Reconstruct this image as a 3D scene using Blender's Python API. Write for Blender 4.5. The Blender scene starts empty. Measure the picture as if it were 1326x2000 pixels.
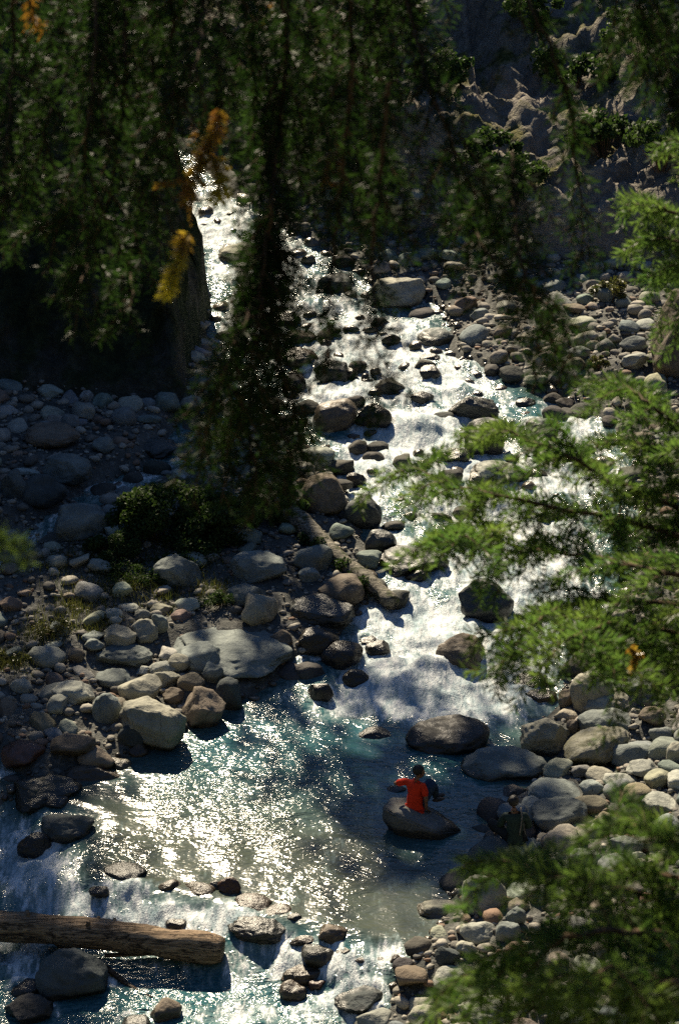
import bpy, bmesh, math, random
import numpy as np
from mathutils import Vector, Matrix

rng = np.random.default_rng(7)
random.seed(7)
SC = bpy.context.scene
COL = SC.collection
R = math.radians

# ------------------------------------------------------------------ camera
CAM = np.array([0.0, 0.0, 22.3]); PITCH = R(20.6); FPX = 4331.0
camd = bpy.data.cameras.new('camera'); cam = bpy.data.objects.new('camera', camd)
COL.objects.link(cam); SC.camera = cam
cam.location = CAM; cam.rotation_euler = (R(90) - PITCH, 0, 0)
camd.sensor_fit = 'VERTICAL'; camd.sensor_height = 36.0; camd.lens = 18.0 / math.tan(R(13.0))
camd.clip_start = 0.1; camd.clip_end = 3000
camd.dof.use_dof = True; camd.dof.focus_distance = 49.0; camd.dof.aperture_fstop = 9.0
SC.render.resolution_x = 678; SC.render.resolution_y = 1024

# ------------------------------------------------------------------ light
SUN_AZ, SUN_EL = -13.0, 39.0          # degrees left of the view axis, above the horizon
world = bpy.data.worlds.new('World'); SC.world = world; world.use_nodes = True
nt = world.node_tree; nt.nodes.clear()
sky = nt.nodes.new('ShaderNodeTexSky'); sky.sky_type = 'NISHITA'; sky.sun_disc = False
sky.sun_elevation = R(SUN_EL); sky.sun_rotation = R(SUN_AZ)
sky.air_density = 0.75; sky.dust_density = 0.2; sky.ozone_density = 4.0; sky.altitude = 2000
bg = nt.nodes.new('ShaderNodeBackground'); bg.inputs['Strength'].default_value = 0.07
wo = nt.nodes.new('ShaderNodeOutputWorld')
nt.links.new(sky.outputs[0], bg.inputs[0]); nt.links.new(bg.outputs[0], wo.inputs[0])
sund = bpy.data.lights.new('sun', 'SUN'); sun = bpy.data.objects.new('sun', sund); COL.objects.link(sun)
sund.energy = 5.0; sund.angle = R(0.5); sund.color = (1.0, 0.86, 0.64)
sdir = Vector((math.sin(R(SUN_AZ)) * math.cos(R(SUN_EL)), math.cos(R(SUN_AZ)) * math.cos(R(SUN_EL)), math.sin(R(SUN_EL))))
sun.rotation_euler = sdir.to_track_quat('Z', 'Y').to_euler(); sun.location = (0, 60, 60)
SC.view_settings.view_transform = 'Standard'; SC.view_settings.look = 'None'
SC.view_settings.exposure = 1.2; SC.view_settings.gamma = 1.0; SC.view_settings.use_curve_mapping = False
SC.cycles.max_bounces = 5; SC.cycles.diffuse_bounces = 1; SC.cycles.glossy_bounces = 2
SC.cycles.transparent_max_bounces = 4; SC.cycles.transmission_bounces = 3
SC.cycles.caustics_reflective = False; SC.cycles.caustics_refractive = False

# ------------------------------------------------------------------ numeric helpers
def _hash(i, j, k, s):
    n = (i.astype(np.int64) * 374761393 + j.astype(np.int64) * 668265263 + k.astype(np.int64) * 1274126177 + s * 974711) & 0x7fffffff
    n = ((n ^ (n >> 13)) * 1103515245) & 0x7fffffff
    n = ((n ^ (n >> 11)) * 362437) & 0x7fffffff
    return (n ^ (n >> 15)).astype(np.float64) / 0x7fffffff
def vnoise(p, s=0):
    p = np.asarray(p, float); f = np.floor(p); t = p - f; t = t * t * (3 - 2 * t); f = f.astype(np.int64)
    out = 0
    for a in (0, 1):
        wa = t[:, 0] if a else 1 - t[:, 0]
        for b in (0, 1):
            wb = t[:, 1] if b else 1 - t[:, 1]
            for c in (0, 1):
                wc = t[:, 2] if c else 1 - t[:, 2]
                out = out + wa * wb * wc * _hash(f[:, 0] + a, f[:, 1] + b, f[:, 2] + c, s)
    return out * 2 - 1
def fbm(p, o=4, s=0, gain=0.5):
    v = 0; a = 1.0; p = np.asarray(p, float)
    for k in range(o):
        v = v + a * vnoise(p, s + k * 17); p = p * 2.03 + 5.1; a *= gain
    return v
def fb2(X, Y, f, o=4, s=0, gain=0.5):
    X = np.asarray(X, float); Y = np.asarray(Y, float)
    sh = np.broadcast(X, Y).shape
    X = np.broadcast_to(X, sh).ravel(); Y = np.broadcast_to(Y, sh).ravel()
    return fbm(np.stack([X * f, Y * f, np.full(X.shape, 0.37 + s)], 1), o, s, gain).reshape(sh)
def sst(a, b, x):
    t = np.clip((x - a) / (b - a), 0, 1); return t * t * (3 - 2 * t)
cp, sp = math.cos(PITCH), math.sin(PITCH)
def ray(px, py):
    u = (px - 663) / FPX; v = (1000 - py) / FPX
    return np.array([u, cp + v * sp, -sp + v * cp])
def pix(P):
    P = np.asarray(P, float) - CAM
    d = P[..., 1] * cp - P[..., 2] * sp
    v = P[..., 1] * sp + P[..., 2] * cp
    return 663 + FPX * P[..., 0] / d, 1000 - FPX * v / d
def near(px, py, d):                  # a point of the spruces close by: photo position and distance
    r = ray(px, py); return CAM + r * d

# ------------------------------------------------------------------ river and terrain functions
_WY = [20, 33, 46, 47.5, 49.5, 52, 55, 60, 66, 72, 78, 84, 92, 110, 300]
_WZ = [0, 0, 0, .10, .45, .75, 1.05, 1.45, 1.95, 2.45, 3.0, 3.6, 4.6, 7.2, 40]
def drop_s(X, Y):
    return np.maximum(38.75 - (X + 4.8) * 0.42 - Y, (-4.9 - X) * 0.55 - sst(41.0, 46, Y) * 6)
def water_z(X, Y):
    X = np.asarray(X, float); Y = np.asarray(Y, float)
    w = np.interp(Y, _WY, _WZ)
    s = drop_s(X, Y)
    low = sst(-0.2, 2.0, s)
    return w - 0.55 * low * (1 - sst(47, 52, Y)) - 0.02 * np.clip(s, 0, 10) * low
_rows = [(2080, -600, 640), (2000, -600, 660), (1900, -600, 745), (1800, -500, 850), (1700, -400, 905), (1600, -80, 965), (1540, 60, 1010),
         (1500, 200, 1075), (1450, 330, 1040), (1400, 425, 1050), (1340, 540, 1110), (1300, 575, 1120), (1250, 660, 1150), (1200, 690, 1200), (1100, 735, 1250), (1000, 690, 1250),
         (900, 640, 1235), (840, 560, 1190), (800, 470, 1140), (750, 440, 1010), (700, 425, 890), (650, 415, 870), (600, 405, 860), (550, 395, 720),
         (500, 380, 655), (450, 355, 560), (400, 310, 485), (380, 295, 450)]
_E = []
for (yy, xl, xr) in _rows:
    r = ray(663, yy); t = np.linspace(25, 140, 4601); P = CAM[None] + r[None] * t[:, None]
    k = int(np.argmax(P[:, 2] < np.interp(P[:, 1], _WY, _WZ)))
    _E.append((P[k, 1], (xl - 663) / FPX * t[k], (xr - 663) / FPX * t[k]))
_E = np.array(sorted(_E)); 
_E = np.vstack([[[15, -16, -6], [28, -14, -3]], _E[_E[:, 0] > 28.5], [[89, -9.5, -6.0], [95, -15, -10], [112, -30, -23], [300, -170, -160]]])
def edges(Y):
    return np.interp(Y, _E[:, 0], _E[:, 1]), np.interp(Y, _E[:, 0], _E[:, 2])
_CX = [-60, -20, -8, -3.7, -2, 0.6, 6.1, 10.7, 20, 60]
_CY = [140, 112, 95, 87, 83.5, 80, 75, 72.5, 67, 52]
def cliff_y(X): return np.interp(X, _CX, _CY)
_SY = [60, 66, 69, 72, 76, 80, 84, 90, 96, 112, 300]
_SX = [-4.5, -4.55, -4.4, -4.25, -4.9, -5.5, -6.3, -10.5, -16, -31, -180]
def spur_d(X, Y):
    a = (Y - 63.3) + 0.12 * (X + 8); b = (np.interp(Y, _SY, _SX) - X) * 2.8
    k = 1.2; h = np.clip(0.5 + 0.5 * (b - a) / k, 0, 1)
    return b * (1 - h) + a * h - k * h * (1 - h)
# the side stream on the left bank, as photo points
_side = [(395, 800), (345, 860), (300, 900), (215, 930), (165, 970), (60, 1010), (-40, 1070), (-150, 1180), (-170, 1330), (-80, 1440), (-10, 1500)]
def terrain(X, Y):
    X = np.asarray(X, float); Y = np.asarray(Y, float)
    W = water_z(X, Y); L, Rr = edges(Y)
    n1 = fb2(X, Y, 0.35, 3, 3); n2 = fb2(X, Y, 1.3, 3, 9)
    dl = (L + n1 * 0.3) - X; dr = X - (Rr + n1 * 0.3)
    d = np.maximum(dl, dr)                                  # >0 on the banks
    z = W - 0.5 + 0.62 * sst(-0.9, 0.5, d) + 0.05 * np.clip(d, 0, 30) + np.clip(d, 0, 1.0) * (0.16 * n2 + 0.1)
    z = z + sst(1.0, 4.5, dr) * sst(33, 38, Y) * 0.35
    # side stream bed
    ds = side_dist(X, Y)
    z = z - 0.5 * (1 - sst(0.35, 1.1, ds)) * sst(0.0, 1.0, dl)
    # valley sides out of the picture
    z = z + 0.55 * np.clip(-11.5 - X - 0.25 * np.clip(44 - Y, 0, 20), 0, 60) * sst(30, 50, Y) + 0.5 * np.clip(X - 12 - 0.02 * (Y - 40), 0, 60) * sst(30, 40, Y)
    # left spur
    sd = spur_d(X, Y)
    rough = fb2(X, Y, 0.22, 4, 21); r2 = fb2(X, Y, 0.8, 4, 33)
    hs = np.clip(sd, 0, None); hs = np.where(hs < 14, hs * 1.35, 18.9 + (hs - 14) * 0.35)
    z = z + hs + sst(0, 2, sd) * (rough * 0.9 + r2 * 0.45)
    # right cliff and hill behind
    s = Y - cliff_y(X) + rough * 1.0
    s = np.where(sd > 0, -1, s)
    c1 = 3.4 * sst(0, 2.6, s) * (1 + 0.18 * rough)
    soft = 1.5 * sst(0, 1.3, s) + 0.25 * np.clip(s, 0, 12) + sst(0.5, 3, s) * (0.1 * r2 - 0.25 * rough)
    c1 = c1 + (soft - c1) * sst(3.0, 7.5, X + 1.5 * rough)
    terr = np.clip(s - 2.4, 0, 400)
    tr0 = terr; terr = terr - 7.0 * sst(3.0, 7.5, X)
    step = 2.2 * sst(6, 8.5, terr + 2.0 * rough) + 3.0 * sst(14, 17.5, terr + 3 * rough) + 4.0 * sst(26, 31, terr + 4 * rough)
    terr = tr0; z = z + c1 + 0.13 * np.where(X > 5, np.clip(terr - 8, 0, 400), terr) + step + 0.20 * np.clip(terr - 22, 0, 400) + sst(0.3, 2.5, s) * (r2 * 0.6 + rough * 0.5) + sst(8, 30, terr) * fb2(X, Y, 0.07, 3, 51) * 2.0
    # hillside under the camera
    nearh = np.clip(30.0 - Y + 0.6 * n1, 0, 60) * 0.655
    z = np.where(Y < 33, np.maximum(z, nearh - 0.3 + 0.10 * n2 * sst(0.0, 3.0, nearh)), z)
    return z
def side_dist(X, Y):
    d = np.full(np.broadcast(X, Y).shape, 1e9)
    for a, b in zip(SIDE[:-1], SIDE[1:]):
        ax, ay = a[:2]; bx, by = b[:2]; vx, vy = bx - ax, by - ay
        t = np.clip(((X - ax) * vx + (Y - ay) * vy) / (vx * vx + vy * vy), 0, 1)
        d = np.minimum(d, np.hypot(X - ax - t * vx, Y - ay - t * vy))
    return d
SIDE = [(1e4, 1e4, 0), (1e4 + 1, 1e4, 0)]
def hit(px, py, lift=0.0, fn=None):
    fn = fn or terrain
    r = ray(px, py); t = np.linspace(28, 150, 1221); P = CAM[None] + r[None] * t[:, None]
    g = P[:, 2] - fn(P[:, 0], P[:, 1]) - lift
    k = int(np.argmax(g < 0)); k = max(k, 1)
    f = g[k - 1] / (g[k - 1] - g[k] + 1e-9)
    tt = t[k - 1] + f * (t[k] - t[k - 1]); return CAM + r * tt
SIDE = [tuple(hit(a, b)) for a, b in _side]

# ------------------------------------------------------------------ scene helpers
def tag(o, label=None, cat=None, group=None, kind=None):
    if label: o['label'] = label
    if cat: o['category'] = cat
    if group: o['group'] = group
    if kind: o['kind'] = kind
    return o
def link(name, me, mat=None, parent=None):
    o = bpy.data.objects.new(name, me); COL.objects.link(o)
    if mat is not None and me is not None:
        me.materials.clear(); me.materials.append(mat)
    if parent is not None: o.parent = parent
    return o
def empty(name, loc):
    o = bpy.data.objects.new(name, None); COL.objects.link(o); o.location = loc; o.empty_display_size = 0.2
    return o
def np_mesh(name, V, F, smooth=True, attrs=None):
    V = np.asarray(V, np.float32); F = np.asarray(F, np.int32)
    me = bpy.data.meshes.new(name); n = F.shape[1]
    me.vertices.add(len(V)); me.vertices.foreach_set('co', V.ravel())
    me.loops.add(F.size); me.loops.foreach_set('vertex_index', F.ravel())
    me.polygons.add(len(F)); me.polygons.foreach_set('loop_start', np.arange(0, F.size, n, dtype=np.int32))
    me.polygons.foreach_set('use_smooth', np.full(len(F), smooth))
    for k, a in (attrs or {}).items():
        at = me.attributes.new(k, 'FLOAT', 'POINT'); at.data.foreach_set('value', np.asarray(a, np.float32))
    me.update(); me.validate()
    return me
def grid_faces(ny, nx):
    i = np.arange(ny * nx).reshape(ny, nx)
    return np.stack([i[:-1, :-1], i[:-1, 1:], i[1:, 1:], i[1:, :-1]], -1).reshape(-1, 4)

# ------------------------------------------------------------------ material helpers
class NT:
    def __init__(s, name):
        s.m = bpy.data.materials.new(name); s.m.use_nodes = True; s.t = s.m.node_tree; s.t.nodes.clear()
        s.out = s.n('ShaderNodeOutputMaterial')
    def n(s, typ, **kw):
        o = s.t.nodes.new(typ)
        for k, v in kw.items(): setattr(o, k, v)
        return o
    def put(s, sock, v):
        if isinstance(v, (int, float)): sock.default_value = v
        elif isinstance(v, (tuple, list)): sock.default_value = tuple(v) if len(v) != 3 or sock.type == 'VECTOR' else (*v, 1)
        else: s.t.links.new(v, sock)
    def noise(s, vec, scale, detail=4, rough=0.55, dim='3D', out=0, dist=0.0):
        o = s.n('ShaderNodeTexNoise'); s.put(o.inputs['Vector'], vec); o.inputs['Scale'].default_value = scale
        o.inputs['Detail'].default_value = detail; o.inputs['Roughness'].default_value = rough; o.inputs['Distortion'].default_value = dist
        return o.outputs[out]
    def math(s, op, a, b=0.0, c=None, clamp=False):
        o = s.n('ShaderNodeMath', operation=op, use_clamp=clamp); s.put(o.inputs[0], a); s.put(o.inputs[1], b)
        if c is not None: s.put(o.inputs[2], c)
        return o.outputs[0]
    def remap(s, v, a, b, c=0.0, d=1.0):
        o = s.n('ShaderNodeMapRange', interpolation_type='SMOOTHSTEP'); s.put(o.inputs[0], v)
        for k, x in zip((1, 2, 3, 4), (a, b, c, d)): s.put(o.inputs[k], x)
        return o.outputs[0]
    def mix(s, f, a, b, blend='MIX'):
        o = s.n('ShaderNodeMix', data_type='RGBA', blend_type=blend); s.put(o.inputs[0], f); s.put(o.inputs[6], a); s.put(o.inputs[7], b)
        return o.outputs[2]
    def attr(s, name): return s.n('ShaderNodeAttribute', attribute_name=name).outputs['Fac']
    def pos(s): return s.n('ShaderNodeNewGeometry').outputs['Position']
    def obj(s): return s.n('ShaderNodeTexCoord').outputs['Object']
    def mapping(s, v, scale=(1, 1, 1), loc=(0, 0, 0), rot=(0, 0, 0)):
        o = s.n('ShaderNodeMapping'); s.put(o.inputs[0], v); o.inputs['Scale'].default_value = scale; o.inputs['Location'].default_value = loc; o.inputs['Rotation'].default_value = rot
        return o.outputs[0]
    def bump(s, h, strength=0.5, dist=0.02, normal=None):
        o = s.n('ShaderNodeBump'); s.put(o.inputs['Height'], h); s.put(o.inputs['Strength'], strength); o.inputs['Distance'].default_value = dist
        if normal is not None: s.put(o.inputs['Normal'], normal)
        return o.outputs[0]
    def bsdf(s, col, rough=0.8, spec=0.3, normal=None, **kw):
        o = s.n('ShaderNodeBsdfPrincipled'); s.put(o.inputs['Base Color'], col); s.put(o.inputs['Roughness'], rough); s.put(o.inputs['Specular IOR Level'], spec)
        if normal is not None: s.put(o.inputs['Normal'], normal)
        for k, v in kw.items(): s.put(o.inputs[k.replace('_', ' ')], v)
        return o.outputs[0]
    def done(s, sh): s.t.links.new(sh, s.out.inputs[0]); return s.m

def mat_ground():
    m = NT('ground'); p = m.pos()
    a = m.noise(p, 0.6, 5); b = m.noise(p, 7.0, 4); c = m.noise(p, 30, 3)
    col = m.mix(m.remap(a, 0.35, 0.65), (0.10, 0.10, 0.09), (0.055, 0.057, 0.052))
    col = m.mix(m.remap(b, 0.5, 0.7), col, (0.16, 0.16, 0.145))
    veg = m.math('MULTIPLY', m.attr('veg'), m.remap(m.noise(p, 0.9, 5), 0.40, 0.62))
    col = m.mix(veg, col, m.mix(b, (0.035, 0.05, 0.012), (0.085, 0.085, 0.025)))
    nrm = m.bump(m.math('ADD', b, m.math('MULTIPLY', c, 0.5)), 0.8, 0.08)
    return m.done(m.bsdf(col, 0.9, 0.2, nrm))
def mat_hill(name, lo, hi, veg_lo, veg_hi, vth=0.5):
    m = NT(name); p = m.pos()
    a = m.noise(m.mapping(p, (0.8, 0.8, 0.35)), 0.9, 6, 0.62); b = m.noise(p, 3.2, 5, 0.65); c = m.noise(p, 14, 4)
    col = m.mix(m.remap(a, 0.36, 0.66), lo, hi)
    col = m.mix(m.math('MULTIPLY', m.remap(b, 0.45, 0.7), 0.5), col, tuple(x * 1.5 for x in hi))
    veg = m.math('MULTIPLY', m.attr('veg'), m.remap(m.noise(p, 0.45, 6, 0.6), vth - 0.06, vth + 0.08))
    col = m.mix(veg, col, m.mix(m.remap(b, 0.4, 0.6), veg_lo, veg_hi))
    h = m.math('ADD', m.math('MULTIPLY', b, 1.0), m.math('MULTIPLY', c, 0.3))
    return m.done(m.bsdf(col, 0.92, 0.15, m.bump(h, 0.9, 0.35)))
def mat_rock():
    m = NT('river_rock'); oi = m.n('ShaderNodeObjectInfo'); rnd = oi.outputs['Random']; tint = oi.outputs['Color']
    po = m.obj(); off = m.n('ShaderNodeCombineXYZ'); m.put(off.inputs[0], m.math('MULTIPLY', rnd, 60.0)); m.put(off.inputs[1], m.math('MULTIPLY', rnd, 23.0))
    va = m.n('ShaderNodeVectorMath', operation='ADD'); m.put(va.inputs[0], m.pos()); m.put(va.inputs[1], off.outputs[0]); p = va.outputs[0]
    big = m.noise(p, 1.6, 4, 0.6); mid = m.noise(p, 7, 5, 0.6); fine = m.noise(p, 38, 3, 0.6)
    col = m.mix(m.remap(big, 0.35, 0.68), m.mix(1.0, tint, (0.66, 0.68, 0.69), 'MULTIPLY'), m.mix(1.0, tint, (1.10, 1.10, 1.08), 'MULTIPLY'))
    col = m.mix(m.remap(mid, 0.50, 0.74, 0, 0.55), col, m.mix(1.0, tint, (1.42, 1.40, 1.34), 'MULTIPLY'))
    col = m.mix(m.remap(fine, 0.56, 0.70, 0, 0.45), col, m.mix(1.0, tint, (0.35, 0.34, 0.33), 'MULTIPLY'))
    vor = m.n('ShaderNodeTexVoronoi', feature='DISTANCE_TO_EDGE'); m.put(vor.inputs['Vector'], m.mapping(p, (1, 1, 0.6))); vor.inputs['Scale'].default_value = 1.1
    col = m.mix(m.math('MULTIPLY', m.remap(vor.outputs[0], 0.0, 0.012, 1, 0), m.remap(big, 0.5, 0.6)), col, m.mix(1.0, tint, (0.5, 0.5, 0.5), 'MULTIPLY'))
    moss = m.math('MULTIPLY', m.attr('moss'), m.remap(m.noise(p, 4, 5, 0.65), 0.42, 0.6))
    col = m.mix(moss, col, m.mix(fine, (0.03, 0.035, 0.006), (0.10, 0.085, 0.015)))
    wet = m.math('MULTIPLY_ADD', m.noise(p, 5, 3), 0.5, m.math('SUBTRACT', m.attr('wet'), 0.25)); wet = m.remap(wet, 0.25, 0.65)
    col = m.mix(wet, col, m.mix(1.0, col, (0.30, 0.27, 0.23), 'MULTIPLY'))
    rough = m.remap(wet, 0, 1, 0.85, 0.36); spec = m.remap(wet, 0, 1, 0.2, 0.5)
    h = m.math('ADD', m.math('MULTIPLY', mid, 1.0), m.math('MULTIPLY', fine, 0.30))
    return m.done(m.bsdf(col, rough, spec, m.bump(h, 0.75, 0.05)))
def mat_pebbles():
    m = NT('pebbles'); r = m.attr('tone'); p = m.pos(); fine = m.noise(p, 26, 4)
    col = m.mix(r, (0.10, 0.095, 0.085), (0.36, 0.335, 0.28)); col = m.mix(m.remap(m.attr('hue'), 0.8, 1.0), col, (0.20, 0.13, 0.09))
    col = m.mix(m.remap(fine, 0.5, 0.7, 0, 0.4), col, m.mix(1.0, col, (0.5, 0.5, 0.5), 'MULTIPLY'))
    wet = m.attr('wet'); col = m.mix(wet, col, m.mix(1.0, col, (0.32, 0.29, 0.25), 'MULTIPLY'))
    return m.done(m.bsdf(col, m.remap(wet, 0, 1, 0.85, 0.25), m.remap(wet, 0, 1, 0.2, 0.5), m.bump(fine, 0.5, 0.03)))
def mat_water():
    m = NT('river_water'); p = m.pos()
    foam = m.attr('foam'); sh = m.attr('shallow_or_sunlit'); rip = m.attr('ripple')
    pm = m.mapping(p, (1.5, 0.5, 0.3))
    n1 = m.noise(pm, 1.6, 6, 0.66, dist=0.6); n2 = m.noise(pm, 6.5, 5, 0.65, dist=0.4); n3 = m.noise(p, 24, 3, 0.6)
    nn = m.math('ADD', m.math('MULTIPLY', n1, 0.55), m.math('ADD', m.math('MULTIPLY', n2, 0.35), m.math('MULTIPLY', n3, 0.10)))
    f = m.math('ADD', foam, m.math('MULTIPLY', m.math('SUBTRACT', nn, 0.5), 3.3))
    ff = m.remap(f, 0.42, 0.78)
    deep_shade = m.mix(m.noise(p, 0.7, 4), (0.016, 0.074, 0.090), (0.040, 0.120, 0.128))  # teal of open water, also painted in as tree shade on the pool
    shal_sunlit = m.mix(m.noise(p, 1.7, 5), (0.042, 0.060, 0.048), (0.080, 0.088, 0.064))  # colour of the shallows, also painted in as sunlight on the pool
    wc = m.mix(sh, deep_shade, shal_sunlit)
    wc = m.mix(m.remap(f, 0.12, 0.5, 0, 0.6), wc, (0.20, 0.27, 0.26))
    # small waves: crests a little longer across the current, two crossing trains
    w1 = m.noise(m.mapping(p, (1.0, 1.9, 1), rot=(0, 0, 0.35)), 1.9, 3, 0.55, dist=0.9)
    w2 = m.noise(m.mapping(p, (1.1, 1.8, 1), rot=(0, 0, -0.5)), 4.2, 2, 0.5, dist=0.6)
    w3 = m.noise(p, 21, 2, 0.6)
    h = m.math('ADD', m.math('MULTIPLY', w1, 0.095), m.math('ADD', m.math('MULTIPLY', w2, 0.060), m.math('MULTIPLY', w3, 0.003)))
    nw = m.bump(m.math('MULTIPLY', h, rip), 1.0, 1.0)
    water = m.bsdf(wc, 0.17, 0.5, nw, IOR=1.33)
    fh = m.math('ADD', m.math('MULTIPLY', n2, 0.075), m.math('MULTIPLY', n3, 0.016))
    nf = m.bump(fh, 1.0, 1.0)
    fcol = m.mix(m.remap(nn, 0.40, 0.62), (0.26, 0.35, 0.38), (0.74, 0.76, 0.745))
    fo = m.bsdf(fcol, 0.6, 0.25, nf)
    mx = m.n('ShaderNodeMixShader'); m.put(mx.inputs[0], ff); m.put(mx.inputs[1], water); m.put(mx.inputs[2], fo)
    return m.done(mx.outputs[0])
def mat_wood(name, lo, hi, moss=0.0):
    m = NT(name); p = m.obj()
    g = m.noise(m.mapping(p, (0.6, 9, 9)), 2.0, 6, 0.65); k = m.noise(p, 2.5, 4); fine = m.noise(m.mapping(p, (2, 30, 30)), 2.0, 3)
    col = m.mix(m.remap(g, 0.35, 0.65), lo, hi); col = m.mix(m.remap(k, 0.55, 0.7, 0, 0.7), col, tuple(x * 0.35 for x in lo))
    if moss: col = m.mix(m.math('MULTIPLY', m.remap(m.noise(p, 3.5, 5, 0.65), 0.48, 0.6), moss), col, (0.04, 0.05, 0.01))
    wet = m.attr('wet'); col = m.mix(wet, col, m.mix(1.0, col, (0.33, 0.28, 0.23), 'MULTIPLY'))
    sp_ = m.remap(m.noise(m.mapping(p, (0.25, 5, 5)), 2.2, 4, 0.6), 0.47, 0.53)
    sp2 = m.math('MULTIPLY', m.math('SUBTRACT', 1.0, sp_), sp_); col = m.mix(m.math('MULTIPLY', sp2, 3.2, clamp=True), col, tuple(x * 0.2 for x in lo))
    h = m.math('ADD', m.math('ADD', g, m.math('MULTIPLY', fine, 0.5)), m.math('MULTIPLY', sp2, -4.0))
    return m.done(m.bsdf(col, m.remap(wet, 0, 1, 0.85, 0.4), 0.3, m.bump(h, 1.0, 0.04)))
def mat_leaf(name, lo, hi, trans=0.4, gloss=0.35, rough=0.35, spec=0.5, hot=None):
    m = NT(name); t = m.attr('tint')
    col = m.mix(t, lo, hi)
    if hot: col = m.mix(m.remap(m.attr('dry'), 0.4, 0.6), col, hot)
    d = m.bsdf(col, rough, spec)
    tr = m.n('ShaderNodeBsdfTranslucent'); m.put(tr.inputs[0], m.mix(1.0, col, (1.35, 1.5, 0.9), 'MULTIPLY'))
    mx = m.n('ShaderNodeMixShader'); m.put(mx.inputs[0], trans); m.put(mx.inputs[1], d); m.put(mx.inputs[2], tr.outputs[0])
    return m.done(mx.outputs[0])
def mat_plain(name, col, rough=0.8, spec=0.3, bump=0.0, scale=20.0, var=0.25):
    m = NT(name); p = m.obj(); n = m.noise(p, scale, 4)
    c = m.mix(m.remap(n, 0.3, 0.7), tuple(x * (1 - var) for x in col), tuple(min(1, x * (1 + var)) for x in col))
    return m.done(m.bsdf(c, rough, spec, m.bump(n, bump, 0.01) if bump else None))
M = dict(ground=mat_ground(), rock=mat_rock(), pebble=mat_pebbles(), water=mat_water(),
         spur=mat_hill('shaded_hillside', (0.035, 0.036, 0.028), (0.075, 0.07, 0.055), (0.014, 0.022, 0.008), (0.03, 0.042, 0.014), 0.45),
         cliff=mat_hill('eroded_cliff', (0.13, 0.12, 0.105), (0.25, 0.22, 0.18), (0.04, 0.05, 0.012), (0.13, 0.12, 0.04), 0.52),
         log_pale=mat_wood('weathered_log', (0.15, 0.10, 0.060), (0.36, 0.26, 0.165)),
         log_moss=mat_wood('mossy_log', (0.11, 0.10, 0.08), (0.30, 0.27, 0.21), 0.95),
         bark=mat_wood('bark', (0.045, 0.032, 0.022), (0.10, 0.072, 0.048)),
         twig=mat_plain('twig', (0.10, 0.062, 0.036), 0.85, 0.2, 0.4, 60),
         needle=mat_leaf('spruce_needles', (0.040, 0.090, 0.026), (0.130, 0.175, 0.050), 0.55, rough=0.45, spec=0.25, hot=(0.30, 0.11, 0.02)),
         needle_shaded=mat_leaf('shaded_needles', (0.008, 0.022, 0.008), (0.032, 0.060, 0.016), 0.45, rough=0.5, spec=0.16, hot=(0.22, 0.10, 0.02)),  # spruce green darkened: the crown's shade is put into the colour
         needle_dry=mat_leaf('dry_needles', (0.25, 0.095, 0.030), (0.60, 0.50, 0.05), 0.4),
         shrub=mat_leaf('shrub_leaves', (0.022, 0.045, 0.014), (0.055, 0.085, 0.025), 0.3, rough=0.6, spec=0.12),
         hilltree=mat_leaf('hill_conifer', (0.014, 0.028, 0.010), (0.035, 0.055, 0.016), 0.2),
         grass=mat_leaf('dry_grass', (0.035, 0.052, 0.016), (0.13, 0.115, 0.04), 0.3, spec=0.2))

# ------------------------------------------------------------------ ground, hillsides
def build_terrain():
    ys = np.concatenate([np.arange(-8, 30, 0.8), np.arange(30, 92, 0.16), np.arange(92, 130, 0.5), np.arange(130, 420, 5)])
    xs = np.concatenate([np.arange(-150, -40, 5), np.arange(-40, -12, 0.8), np.arange(-12, 15, 0.16), np.arange(15, 40, 0.8), np.arange(40, 151, 5)])
    X, Y = np.meshgrid(xs, ys); Z = terrain(X, Y)
    sd = spur_d(X, Y); cs = Y - cliff_y(X)
    # break the smooth faces: push the steep ground sideways
    n = fb2(X * 1.0, Y * 0.8, 0.9, 4, 71); n2 = fb2(X, Y, 2.2, 3, 77)
    hillm = np.maximum(sst(0.2, 1.5, sd), sst(0.2, 1.5, cs))
    Y2 = Y - hillm * np.where(sd > 0, 0.55 * n + 0.22 * n2, 0.25 * n + 0.12 * n2); Zb = Z + hillm * 0.12 * n2
    X2 = X + np.where(sd > 0, hillm * (0.40 * fb2(Y * 1.0, Z * 0.7, 0.8, 4, 85) + 0.12 * n2), 0)
    V = np.stack([X2, Y2, Zb], -1).reshape(-1, 3); F = grid_faces(*X.shape)
    gy, gx = np.gradient(Z, ys, xs); slope = np.hypot(gx, gy)
    veg = np.where(sd > 0, 0.9, np.where(cs > 0, 1 - sst(0.9, 1.5, slope) * 0.9, np.where(Y < 30, 1, 0.0))).ravel()
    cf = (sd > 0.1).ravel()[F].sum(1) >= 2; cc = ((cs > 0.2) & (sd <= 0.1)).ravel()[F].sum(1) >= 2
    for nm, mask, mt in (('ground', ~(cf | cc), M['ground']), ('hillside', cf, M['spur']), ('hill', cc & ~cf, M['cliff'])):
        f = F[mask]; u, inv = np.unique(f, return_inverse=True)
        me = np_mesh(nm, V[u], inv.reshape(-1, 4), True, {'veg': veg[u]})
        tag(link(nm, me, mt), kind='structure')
build_terrain()

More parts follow.
